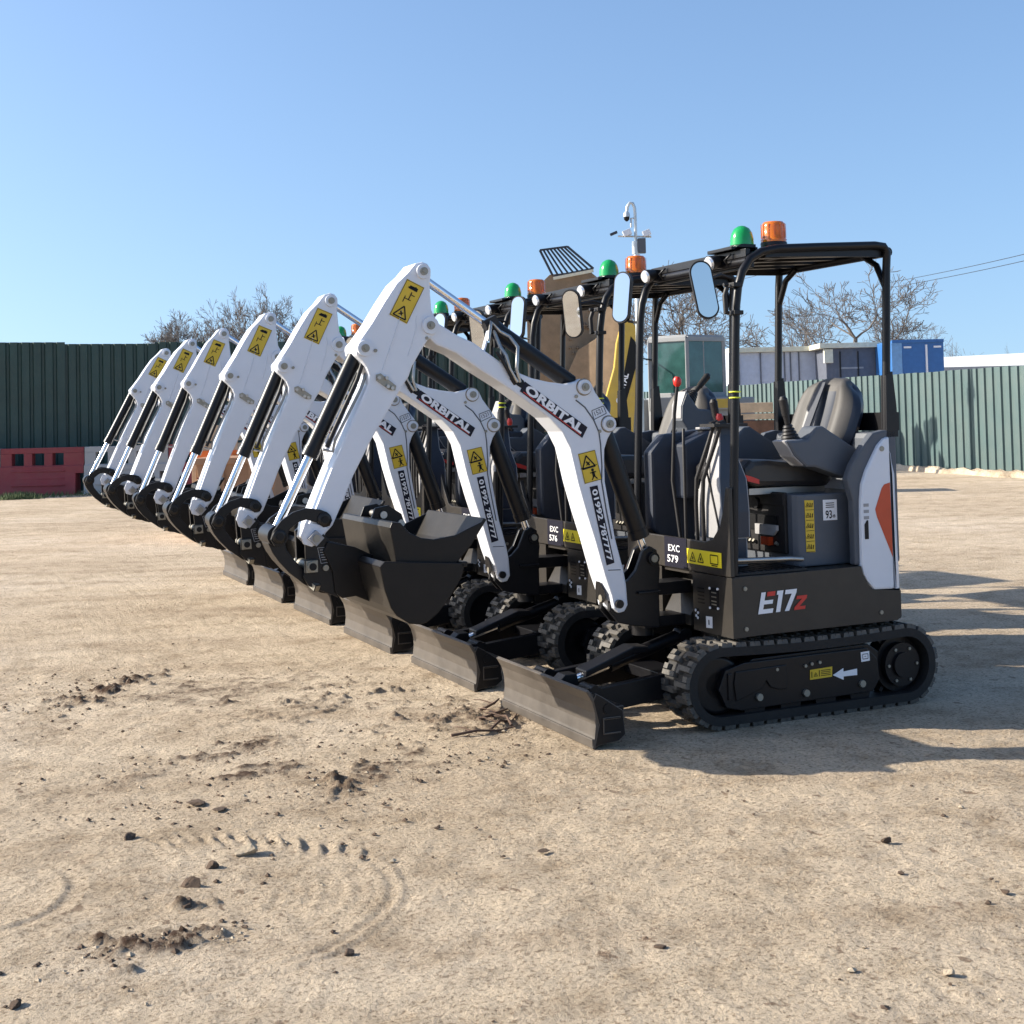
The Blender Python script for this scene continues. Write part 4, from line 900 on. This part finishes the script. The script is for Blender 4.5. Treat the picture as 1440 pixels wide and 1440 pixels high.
CL=[(2.819,1.2,.05,'pale_clod','pale broken clod, largest of the lumps in the left foreground','clod'),(2.96,1.277,.032,'dark_clod','squarish brown clod left of the pale broken clod','clod'),
(3.045,1.42,.040,'dark_clod','rounded brown clod just above the crumbling dark lump','clod'),(3.092,1.589,.034,'dark_clod','crumbling dark lump below the rounded brown clod','clod'),
(2.862,.508,.045,'dark_clod','flat dark slab of mud beyond the tread bars, left foreground','clod'),(2.794,.63,.03,'dark_clod','thin flat mud flake just in front of the dark slab','clod'),
(3.152,.839,.033,'dark_clod','lone dark clod left of the row of tread bars','clod'),(.886,2.087,.022,'dark_clod','small dark clod right of centre in the open yard','clod'),
(1.447,3.001,.020,'pale_clod','small pale upright stone near the bottom right corner','stone'),(2.009,2.521,.020,'dark_clod','small brown stone, lower middle foreground','stone'),
(1.936,1.636,.026,'dark_clod','flat brown crumb in the middle of the foreground','clod'),(.896,2.621,.018,'dark_clod','tiny dark flake near the right edge of the yard','clod'),
(2.771,2.161,.020,'dark_clod','small round stone right of the turning scuffs','stone'),(3.613,2.088,.022,'dark_clod','small dark clod in the bottom left corner','clod')]
for i,(x,y,r_,m_,lb,ct) in enumerate(CL):
    o=link('clod' if ct=='clod' else 'stone',clod_mesh(100+i,.35 if 'flat' in lb or 'flake' in lb else .6,m_)); o.location=(x,y,r_*(.34 if m_=='pale_clod' else .24)); o.scale=(r_,r_,r_*(.5 if 'flat' in lb else 1)); o.rotation_euler[2]=i*1.3; tag(o,lb,ct,'loose clods and stones on the yard')
mb=MB(); base=[V(p) for p in((1,0,0),(-1,0,0),(0,1,0),(0,-1,0),(0,0,1),(0,0,-1))]; fc=[(0,2,4),(2,1,4),(1,3,4),(3,0,4),(2,0,5),(1,2,5),(3,1,5),(0,3,5)]
seeds=[(3.27,1.84,.15,.05,260),(2.79,-2.03,.35,.35,300),(2.36,-1.55,.6,.4,300),(2.5,-.1,.35,.2,200),(2.06,.34,.4,.15,140),(1.3,-.3,.5,.35,300),(2.9,.9,.5,.3,200),(2.33,.55,.4,.2,120),(1.5,1.5,2.2,1.5,220),(2.5,0,1.8,1.8,330)]
for cx,cy,sx,sy,n in seeds:
    for _ in range(n):
        x,y=cx+rng.normal()*sx,cy+rng.normal()*sy
        if abs(x)<.8 and y<.55: continue
        if abs(x-1.15)<.08 and y<.6: continue
        r_=.003+.009*rng.random()**3; mb.add([V((x,y,r_*.3))+V((b.x*r_*rng.uniform(.7,1.5),b.y*r_*rng.uniform(.7,1.5),b.z*r_*rng.uniform(.4,.9))) for b in base],fc,int(rng.random()<.22))
o=mb.build('loose_crumbs',['dark_clod','pale_clod']); tag(o,'scattered crumbs of dried mud and grit on the yard','crumbs',kind='stuff')
mat('dead_twig',(.10,.06,.04),.9)
TW=[[(1.62,.0),(1.50,.01),(1.38,-.02),(1.29,-.03)],[(1.42,-.02),(1.33,-.12),(1.25,-.16),(1.17,-.28)],[(1.30,-.05),(1.26,-.2),(1.33,-.33)],[(1.38,-.24),(1.25,-.30),(1.16,-.42)],[(1.30,-.42),(1.19,-.50),(1.10,-.66)]]
LT=['long thin dead twig lying in front of the nearest dozer blade','forked dead twig running towards the blade corner of the nearest machine','short bent twig crossing the forked one','dead twig between the blades of the two nearest machines','farthest dead twig, beside the second dozer blade']
for t_,l_ in zip(TW,LT):
    mb=MB(); mb.tube([(x,y,.012+.012*math.sin(i*2)) for i,(x,y) in enumerate(t_)],[.007,.006,.005,.003][:len(t_)],6)
    x,y=t_[1]; mb.tube([(x,y,.015),(x+.05,y-.07,.03),(x+.06,y-.13,.02)],[.004,.003,.002],5); o=mb.build('twig',['dead_twig']); tag(o,l_,'twig','dead twigs by the blades')
# ------------------------------------------------------------------ fences and barriers
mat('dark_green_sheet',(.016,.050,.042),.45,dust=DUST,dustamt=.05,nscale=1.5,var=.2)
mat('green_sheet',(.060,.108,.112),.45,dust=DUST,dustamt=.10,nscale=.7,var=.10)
def corrugated(name,p0,p1,h,pitch,depth,m,label,overlap=1.0,seed=1,nm='panel',prof=((0,0),(.10,1),(.30,1),(.40,0),(.98,0)),jit=.03):
    p0=V(p0);p1=V(p1);L=(p1-p0).length;d=(p1-p0).normalized();nrm=V((-d.y,d.x,0))
    root=empty(name,p0); rg=random.Random(seed); s=0; k=0
    while s<L:
        mb=MB(); pl=min(overlap,L-s); n=max(1,int(round(pl/pitch))); pts=[]
        hh=h+rg.uniform(-jit,jit); off=.002*(k%2)
        for i in range(n):
            a=s+i*pitch
            w_=1+rg.uniform(-.12,.12)
            for f,e in prof: pts.append((a+f*pitch,e*w_))
        pts.append((s+pl+.02,0))
        vs=[]
        for q,e in pts:
            c=d*q+nrm*(e*depth+off)
            vs+=[(c.x,c.y,0.0),(c.x,c.y,hh)]
        mb.add(vs,[(2*i,2*i+2,2*i+3,2*i+1) for i in range(len(pts)-1)],0)
        b_=len(mb.v); mb.add([(v[0]-nrm.x*.003,v[1]-nrm.y*.003,v[2]) for v in vs],[(2*i,2*i+1,2*i+3,2*i+2) for i in range(len(pts)-1)],0)
        mb.build(nm,[m],root); s+=pl; k+=1
    return root
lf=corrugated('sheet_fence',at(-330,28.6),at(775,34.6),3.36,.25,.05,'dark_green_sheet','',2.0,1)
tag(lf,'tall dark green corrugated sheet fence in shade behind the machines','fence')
mb=MB(); 
for z in(.6,2.0,3.0): mb.obox(V((0,0,z))-by*-.12,(at(775,34.6)-at(-330,28.6))+V((0,0,z))+by*.12,.05,.10)
mb.build('rail',['black_paint'],lf)
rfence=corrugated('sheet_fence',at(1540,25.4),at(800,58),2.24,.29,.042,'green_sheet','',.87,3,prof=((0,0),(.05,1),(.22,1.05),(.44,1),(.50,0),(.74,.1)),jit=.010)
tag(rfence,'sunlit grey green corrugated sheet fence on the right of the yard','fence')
mat('red_plastic_barrier',(.24,.008,.022),.5,dust=DUST,dustamt=.15,nscale=1.5,var=.15); mat('white_plastic_barrier',(.38,.38,.38),.5,dust=DUST,dustamt=.2,nscale=1.5,var=.1)
def barrier(o,m,label,w=1.80):
    a=MB(); prof=lambda y: y
    fr=[(0,.0),(w-.17,.0),(w-.17,.46),(w,.46),(w,1.02),(.0,1.02)]
    # body with three openings, built from strips
    t0,t1=-.20,.20
    a.prism([(0,0),(w-.17,0),(w-.17,.46),(w,.46),(w,.62),(0,.62)],t0,t1,'Y')
    a.box(0,w,-.13,.13,.90,1.02)
    xs=[0,.24,.50,.68,.94,1.12,1.36,w]
    for i in(0,2,4,6): a.box(xs[i],xs[i+1],-.13,.13,.62,.90)
    a.box(0,w,-.15,.15,.60,.64)
    for z in(.20,.34,.50): a.box(.25,1.40,-.222,-.2,z,z+.035)
    a.v=[(x,y*(1.0 if z<.3 else .8),z) for x,y,z in a.v]
    ob=a.build('plastic_barrier',[m],None,.012); ob.location=o; ob.rotation_euler[2]=BZ; tag(ob,label,'barrier','plastic barriers along the dark fence'); return ob
names=['white plastic barrier cut off by the left edge of the photo','whole red plastic barrier with three square holes at far left','white plastic barrier beside the leftmost red one','red plastic barrier seen behind the farthest excavator arms','white plastic barrier behind the middle of the excavator arms','second red plastic barrier glimpsed between the excavator arms']
for i in range(6): barrier(at(2-118+i*117.5,29.3),'red_plastic_barrier' if i%2 else 'white_plastic_barrier',names[i])
# weeds at the fence foot
mat('weed',(.09,.12,.05),.9,var=.3); mb=MB()
for _ in range(2600):
    px=rng.uniform(-60,700) if rng.random()<.7 else rng.normal(25,14); D=28.6+px*.0054+rng.uniform(-.9,.1)-(.3 if px<60 else 0); p=at(px,D); h=rng.uniform(.04,.13)*(1.3 if abs(px-25)<22 else 1); a=rng.uniform(0,6.3); d=V((math.cos(a),math.sin(a),0))
    mb.add([p-d*.012,p+d*.012,p+d*rng.uniform(.02,.09)+V((0,0,h))],[(0,1,2)])
o=mb.build('weeds',['weed']); tag(o,'sparse weeds along the foot of the dark fence','weeds',kind='stuff')
# earth bank at the foot of the right fence
mb=MB(); n=60;vs=[]
for i in range(n):
    t=i/(n-1); p=at(1540-t*480,25.6+t*t*12+t*3.0); c=p-by*.15
    for j in range(7):
        s=j/6; h_=.16*math.sin(math.pi*s)**.8*(.6+.9*rng.random()*.6)+.0; q=p-by*(1.0-1.2*s)*(.8+.3*math.sin(i*.7)); vs.append((q.x,q.y,h_-.02))
mb.add(vs,[(i*7+j,i*7+j+1,(i+1)*7+j+1,(i+1)*7+j) for i in range(n-1) for j in range(6)],0,True)
o=mb.build('earth_bank',['sandy_soil']); tag(o,'low uneven bank of sandy earth at the foot of the right fence','bank',kind='structure')
# ------------------------------------------------------------------ lorries, sheds
mat('blue_panel',(.03,.13,.36),.4,var=.1); mat('pale_blue_panel',(.16,.33,.58),.4); mat('lorry_grey',(.10,.11,.14),.5,var=.12); mat('pale_grey_panel',(.46,.50,.60),.5,var=.08); mat('white_roof',(.70,.70,.66),.6,var=.05)
mat('cream_paint',(.62,.60,.48),.5)
def bgobj(name,px,D,label,cat,group=None,rz=0):
    r_=empty(name,at(px,D),BZ+R(rz)); tag(r_,label,cat,group); return r_
D=52; b_=bgobj('lorry_trailer',1255,D,'bright blue lorry trailer standing behind the right fence','lorry trailer','trailers behind the right fence')
k=D/1900
a=MB(); a.box(0,73*k,.0,6.0,1.0,4.02,0); a.build('box_body',['blue_panel'],b_,.03)
a=MB(); a.box(-.02,.38,-.03,-.002,1.05,3.96,1); a.box(1.28,1.36,-.05,-.002,1.05,3.85,2); a.box(.0,73*k,-.05,.02,3.93,4.05,0); a.box(.45,.75,-.03,-.002,3.72,3.80,2); a.box(1.6,1.9,-.03,-.002,3.72,3.80,2)
a.build('door_frame',['blue_panel','pale_blue_panel','sticker_white'],b_,.005)
a=MB(); 
for yy in(1,1.3): 
    for xx in(.3,1.6): a.cyl((xx-.15,yy*1.5,.5),(xx+.15,yy*1.5,.5),.5,seg=20)
a.build('wheel',['rubber'],b_)
D=54; b_=bgobj('lorry_trailer',1165,D,'dark grey lorry trailer between the blue trailer and the pale one','lorry trailer','trailers behind the right fence'); k=D/1900
a=MB(); a.box(0,88*k,.4,3.0,1.0,HZ(1200,486,D),0); a.build('box_body',['lorry_grey'],b_,.03)
a=MB(); zt=HZ(1200,482,D); a.box(-.3,90*k,.1,3.1,zt-.16,zt+.04,0); a.box(-.1,.25,.2,.42,zt-.75,zt-.2,0); a.build('roof_edge',['cream_paint'],b_,.01)
a=MB(); 
for i in range(3): a.box(.55+i*.72,.60+i*.72,.36,.402,1.1,zt-.3,0)
a.box(.55,1.5,.37,.402,zt-1.0,zt-.93,1); text(a,'ORBITAL',(1.1,.365,zt-1.25),(1,0,0),(0,0,1),.14,1,.01,.9,'C') if False else None
a.build('body_rib',['black_plastic','light_grey_plastic'],b_)
a=MB(); a.cyl((.4,.6,.5),(.7,.6,.5),.5,seg=20); a.build('wheel',['rubber'],b_)
D=56; b_=bgobj('lorry_trailer',1040,D,'pale grey lorry trailer behind the canopy of the nearest excavator','lorry trailer','trailers behind the right fence'); k=D/1900
zt=HZ(1100,490,D); a=MB(); a.box(-.4,122*k,.3,3.0,1.0,zt-.1,0); a.build('box_body',['pale_grey_panel'],b_,.03)
a=MB(); a.box(-.4,124*k,.1,3.05,zt-.10,zt+.10,0); a.build('roof_edge',['cream_paint'],b_,.01)
a=MB()
for x_ in(.0,.9,1.9,2.15,2.5,3.35): a.box(x_,x_+.05,.25,.302,1.05,zt-.12,1 if x_>3 else 0)
a.build('body_rib',['lorry_grey','cream_paint'],b_)
a=MB(); a.cyl((.4,.6,.5),(.7,.6,.5),.5,seg=20); a.build('wheel',['rubber'],b_)
D=64; b_=bgobj('warehouse_shed',1328,D,'long low shed with a bright white roof beyond the right fence','shed'); k=D/1900
a=MB(); a.box(0,9.5,.5,14,0,HZ(1330,512,D)-.1,0); a.build('wall',['light_grey_plastic'],b_)
z0=HZ(1328,515,D); z1=HZ(1328,496,D); a=MB(); a.add([(0,0,z0-.5),(9.5,0,z0-.5),(9.5,6,z1+.25),(0,6,z1+.0),(0,14,z0),(9.5,14,z0)],[(0,1,2,3),(3,2,5,4)],0); a.add([(0,0,z0-.5),(0,6,z1),(0,14,z0)],[(0,1,2)],0); a.build('roof',['white_roof'],b_)
# ------------------------------------------------------------------ big excavator behind
mat('cab_glass',(.03,.085,.080),.10,.0,var=.3,coat=.15,nscale=3); mat('pale_cab_paint',(.26,.28,.30),.45,dust=DUST,dustamt=.2,nscale=2); mat('digger_yellow',(.55,.36,.03),.45,dust=DUST,dustamt=.25,nscale=2); mat('worn_steel',(.29,.205,.13),.7,dust=(.14,.10,.065),dustamt=.5,nscale=1.6,var=.2,bump=.3,bscale=9)
D=32.4; k=D/1900; E_=bgobj('large_excavator',960,D,'large yellow and pale grey excavator parked behind the row of minis','excavator')
cz0,cz1=1.81,HZ(970,472,D)
a=MB(); a.box(-.74,1.18,.24,2.3,.95,cz0+.02,0); a.box(-1.6,1.9,1.1,3.8,.9,1.80,0); a.box(.60,1.26,.12,.24,1.50,1.80,1); hb=a.build('hull',['pale_cab_paint','digger_yellow'],E_,.04)
a=MB(); 
cab=[(-.72,.66),(.12,.06),(1.10,.74),(.30,1.86),(-.54,1.92)]
n=len(cab)
for (x_,y_) in cab: a.obox((x_,y_,1.5),(x_,y_,cz1-.04),.09,.09,up=(0,1,0))
for i in range(n):
    p=V((*cab[i],0));q=V((*cab[(i+1)%n],0))
    a.obox(p+V((0,0,cz1-.05)),q+V((0,0,cz1-.05)),.10,.12); a.obox(p+V((0,0,cz0-.05)),q+V((0,0,cz0-.05)),.08,.34)
a.prism(cab,cz1-.03,cz1+.05,'Z'); m_=(V((*cab[1],0))+V((*cab[2],0)))*.5; a.obox(m_+V((-.05,-.03,cz0)),m_+V((-.05,-.03,cz1)),.03,.05,m=1); cabf=a.build('cab_frame',['pale_cab_paint','black_plastic'],E_,.015)
a=MB()
for i in range(n):
    p=V((*cab[i],0));q=V((*cab[(i+1)%n],0)); a.obox(p+V((0,0,(cz0+cz1)/2+.03)),q+V((0,0,(cz0+cz1)/2+.03)),.015,cz1-cz0-.16)
a.build('cab_window',['cab_glass'],cabf)
a=MB(); a.tube([(-.66,.6,2.75),(-1.02,.36,2.8),(-1.03,.34,2.4)],.02); a.box(-1.14,-.96,.30,.36,2.25,2.62); a.build('cab_mirror',['black_plastic'],E_)
for yy in(.7,2.9):
    a=MB(); t_=[(-1.7,.35),(-1.55,.08),(-1.2,.0),(1.5,.0),(1.9,.1),(2.0,.4),(1.8,.72),(1.4,.85),(-1.3,.85),(-1.6,.7)]; a.prism(t_,yy,yy+.5,'Y'); a.build('crawler_track',['rubber'],E_,.03)
Xp=lambda px:(px-960)*k; Zp=lambda px,py:HZ(px,py,D)
a=MB(); st_=[(874,450),(893,474),(892,516),(884,552),(876,640),(838,640),(844,560),(856,520),(860,487),(867,462)]
a.prism([(Xp(x_),Zp(x_,y_)) for x_,y_ in st_],-1.75,-1.40,'Y'); sk=a.build('dipper_arm',['digger_yellow'],E_,.02)
a=MB(); a.prism([(Xp(x_),Zp(x_,y_)) for x_,y_ in((879,478),(888,489),(887,512),(868,575),(861,565))],-1.756,-1.751,'Y'); 
p0=V((Xp(864),-1.762,Zp(864,572)));p1=V((Xp(885),-1.762,Zp(885,497))); xd=(p1-p0).normalized(); ud=V((-xd.z,0,xd.x)); text(a,'ORBITAL',p0+xd*.05+ud*.02,xd,ud,.13,1,.03,.95)
for v_ in(1,): pass
a.build('arm_lettering',['sticker_black','sticker_white'],sk)
# worn bucket as two slabs; lit and shaded areas are put into their shape
a=MB(); z=lambda px,py:Zp(px,py)
A_=[(742,432),(760,404),(775,389),(830,380),(852,398),(852,470),(834,482),(811,496),(800,520),(790,545),(780,600),(752,600),(742,540)]
B_=[(834,480),(811,494),(799,520),(788,547),(780,620),(872,640),(874,520),(870,440),(850,420),(845,470)]
a.prism([(Xp(x_),z(x_,y_)) for x_,y_ in A_],-.05,.0,'Y',0); a.v=[(x_,y_-.75+(x_-Xp(742))*.35,z_) for x_,y_,z_ in a.v]
c=MB(); c.prism([(Xp(x_),z(x_,y_)) for x_,y_ in B_],-.05,.0,'Y',0); c.v=[(x_,y_-.62-(x_-Xp(790))*.45,z_) for x_,y_,z_ in c.v]
for i_ in range(26):
    px_=rng.uniform(795,835); py_=rng.uniform(440,560)-(px_-800)*1.1; q_=V((Xp(px_),-.78+(Xp(px_)-Xp(742))*.3,z(px_,py_))); r_=rng.uniform(.03,.11)
    if py_<400: continue
    c.add([q_+V((b_.x*r_,b_.y*r_*.5,b_.z*r_*rng.uniform(.5,1.3))) for b_ in base],fc,1)
a.join(c); a.box(Xp(742),Xp(770),-.9,.5,z(760,600)-.1,z(760,600)+.1); 
wb=a.build('worn_bucket',['worn_steel','dark_clod'],E_,.02)
a=MB(); g0=[(762,357),(800,352),(836,380),(780,391)]
G_=[V((Xp(x_),-.9 if i in(0,1) else -.55,z(x_,y_))) for i,(x_,y_) in enumerate(g0)]
for i in range(4): a.obox(G_[i],G_[(i+1)%4],.035,.045)
for i in range(1,8):
    t=i/8; a.obox(G_[0].lerp(G_[1],t),G_[3].lerp(G_[2],t),.025,.04)
a.obox(G_[3]-V((0,0,.05)),G_[2]-V((0,0,.05)),.05,.07,m=1)
a.build('bucket_grille',['navy_plastic','cream_paint'],E_)
# timber
mat('timber',(.52,.38,.24),.7,var=.2,bump=.2,bscale=20); mat('dark_timber',(.14,.07,.04),.8,var=.3)
T=bgobj('timber_stack',1062,23.5,'stack of pale and brown timber boards behind the nearest excavator','timber stack')
for i,(z_,h_,m_,w_) in enumerate(((0,.35,'dark_timber',.7),(.36,.32,'timber',.66),(.69,.32,'dark_timber',.7),(1.02,.26,'dark_timber',.62),(1.30,.10,'timber',.66),(1.42,.17,'timber',.58))):
    a=MB(); n=6
    for j in range(n): a.box(-w_/2-.02,w_/2,j*.14,j*.14+.13,z_,z_+h_)
    a.build('board_bundle',[m_],T,.008)
# rusty skip and beacon barrier between the far arms
mat('rust',(.26,.12,.06),.7,dust=(.42,.27,.16),dustamt=.5,nscale=2,var=.3); mat('orange_plastic',(.75,.16,.02),.5)
S=bgobj('waste_skip',318,16.5,'rusty brown waste skip glimpsed between the middle excavator arms','skip')
a=MB(); a.prism([(-.25,.05),(.45,.05),(.62,1.0),(-.40,1.0)],0,1.3,'Y'); a.build('skip_body',['rust'],S,.01)
a=MB(); a.box(-.43,.65,-.03,1.33,.95,1.03); a.box(-.10,-.04,-.03,0,.1,.95); a.box(.25,.31,-.03,0,.1,.95); a.build('skip_rim',['rust'],S,.01)
S=bgobj('stacked_crate',300,17.6,'pale wooden crate with an orange band behind the excavator arms','crate')
a=MB()
for i in range(6): a.box(-.30,.30,0,.7,.05+i*.235,.05+i*.235+.20,0)
for x_ in(-.30,.24): a.box(x_,x_+.06,-.02,0,.0,1.45,0)
a.build('slats',['timber'],S,.004); a=MB(); a.box(-.32,.32,-.03,.72,1.0,1.10); a.build('band',['orange_plastic'],S)
# cctv mast -----------------------------------------------------------
mat('galvanised',(.55,.60,.62),.4,.5,dust=DUST,dustamt=.1); D=30; k=D/1900
Cm=bgobj('camera_mast',896,D,'tall pale mast with a hooked dome camera and floodlights','camera mast')
zz=lambda py:HZ(896,py,D); xx=lambda px:(px-896)*k
a=MB(); a.tube([(0,0,0),(0,0,zz(300))],.055,10,m=0); hk=[(xx(899),0,zz(345)),(xx(899),0,zz(300)),(xx(898.5),0,zz(290)),(xx(896),0,zz(284)),(xx(892),0,zz(283)),(xx(888.5),0,zz(288)),(xx(887),0,zz(298))]; 
a=MB(); a.tube([(xx(899.5),0,0),(xx(899.5),0,zz(352))],.07,12); a.tube([(xx(898),0,zz(356)),(xx(898),0,zz(338))],.075,12); a.tube(hk,.035,10); a.tube([(xx(893),0,zz(318)),(xx(893),0,zz(305)),(xx(899),0,zz(305))],.02,8); a.tube([(xx(874),0,zz(330)),(xx(921),0,zz(332))],.02,8); a.build('pole',['galvanised'],Cm)
a=MB(); a.lathe((xx(887),0,zz(303)),[(.03,.13),(.07,.08),(.075,.0)],16,0); a.lathe((xx(887),0,zz(303)),[(.065,0),(.06,-.06),(.02,-.10)],16,1); a.build('dome_camera',['galvanised','sticker_black'],Cm)
for x0,x1,y_ in((881,892,326),(909,919,327)):
    a=MB(); a.obox((xx(x0),-.05,zz(y_+2)),(xx(x1),-.05,zz(y_-2)),.16,.13,m=0); a.box(xx(x0)-.02,xx(x1)+.02,-.1,.05,zz(y_+5),zz(y_+4),1); a.build('floodlight',['white_paint','sticker_black'],Cm,.01)
a=MB(); a.obox((xx(863),0,zz(328)),(xx(873),0,zz(324)),.07,.06); a.build('bullet_camera',['navy_plastic'],Cm,.01)
a=MB(); a.box(xx(901.5),xx(912.5),-.08,.08,zz(355),zz(334)); a.build('control_box',['grey_plastic'],Cm,.01)
# overhead lines
for i,(a0,a1,lb) in enumerate((((1800,263,48),(1250,397,100),'upper of the two overhead lines at the right'),((1800,277,48),(1240,406,100),'lower of the two overhead lines at the right'))):
    p=at(a0[0],a0[2])+V((0,0,HZ(*a0))); q=at(a1[0],a1[2])+V((0,0,HZ(*a1))); mb=MB(); mb.tube([p.lerp(q,t/16)-V((0,0,.25*math.sin(math.pi*t/16))) for t in range(17)],.018,5); o=mb.build('overhead_line',['black_plastic']); tag(o,lb,'overhead line','overhead lines at the right')
# ------------------------------------------------------------------ trees
mat('bark',(.125,.112,.105),.95,var=.3)
def tree_mesh(seed,H,spread,trunk=.22,levels=6):
    rg=random.Random(seed); trunk_=MB(); crown=MB()
    def rv(s): return V((rg.gauss(0,s),rg.gauss(0,s),rg.gauss(0,s)))
    cnt=[0]
    def grow(p,d,L,r,lv):
        n=4 if lv<3 else 3; pts=[p]; rs=[r]; q=p; dd=d
        for i in range(n):
            dd=(dd+rv(.16 if lv else .07)+V((0,0,.05 if lv>1 else 0))).normalized(); q=q+dd*(L/n); pts.append(q); rs.append(max(.0105,r*(1-.42*(i+1)/n)))
            if lv>=1 and lv<levels and i<n-1 and rg.random()<(.55 if lv>1 else .4): 
                s=(dd+rv(.75)).normalized(); grow(q,s,L*rg.uniform(.45,.7),rs[-1]*.5,lv+1)
        (trunk_ if lv==0 else crown).tube(pts,rs,7 if lv==0 else 5 if lv<3 else 3); cnt[0]+=1
        if lv>=levels: return
        kk=rg.choice((3,4)) if lv<2 else rg.choice((2,2,3))
        for j in range(kk):
            a=rg.uniform(0,6.283); sp=rg.uniform(.45,.85)*spread if lv<3 else rg.uniform(.4,.9)
            side=dd.cross(V((math.cos(a),math.sin(a),.3))).normalized(); s=(dd+side*sp+V((0,0,.08))).normalized(); grow(q,s,L*rg.uniform(.62,.82),rs[-1]*rg.uniform(.55,.75),lv+1)
    grow(V((0,0,0)),V((0,0,1)),H*.26,trunk,0)
    return trunk_,crown
def tree(px,D,top,base_seed,label,spread=1.0,name='bare_tree',half=None,levels=6,H=10):
    r_=empty(name,at(px,D),rng.uniform(0,6)); tag(r_,label,'tree','bare winter trees beyond the fences')
    t_,c_=tree_mesh(base_seed,H,spread,.033*H,levels)
    zmax=max(v[2] for v in c_.v); xm=sorted(abs(v[0]) for v in c_.v)[int(len(c_.v)*.97)]
    th=HZ(px,top,D); sz=th/zmax; sx=(half*D/1900)/xm if half else sz
    for m_ in(t_,c_): m_.v=[(x*sx,y*sx,z*sz) for x,y,z in m_.v]
    t_.build('trunk',['bark'],r_); c_.build('crown',['bark'],r_)
tree(246,85,430,3,'small bare tree above the dark fence, leftmost of the trees',1.0,half=66,levels=7)
tree(384,80,393,5,'wide bare tree behind the raised arms of the middle excavators',1.15,half=85,levels=7)
tree(612,110,432,8,'distant bare tree glimpsed between the nearest boom and the canopies',1.0,half=50,levels=5)
tree(965,78,376,12,'large bare tree seen through the canopy of the second excavator',1.2,half=100)
tree(1210,82,368,14,'largest bare tree, framed by the canopy of the nearest excavator',1.25,half=130)
tree(1275,95,425,15,'slender bare tree just right of the nearest canopy',1.1,half=60,levels=5)
tree(1095,100,415,19,'bare tree half hidden between the two large trees',1.1,half=70,levels=5)
tree(1362,120,472,21,'low bare bush above the white shed roof',1.2,half=36,levels=4)
tree(1432,130,480,23,'tiny bare bush at the right edge above the white roof',1.2,half=22,levels=4)
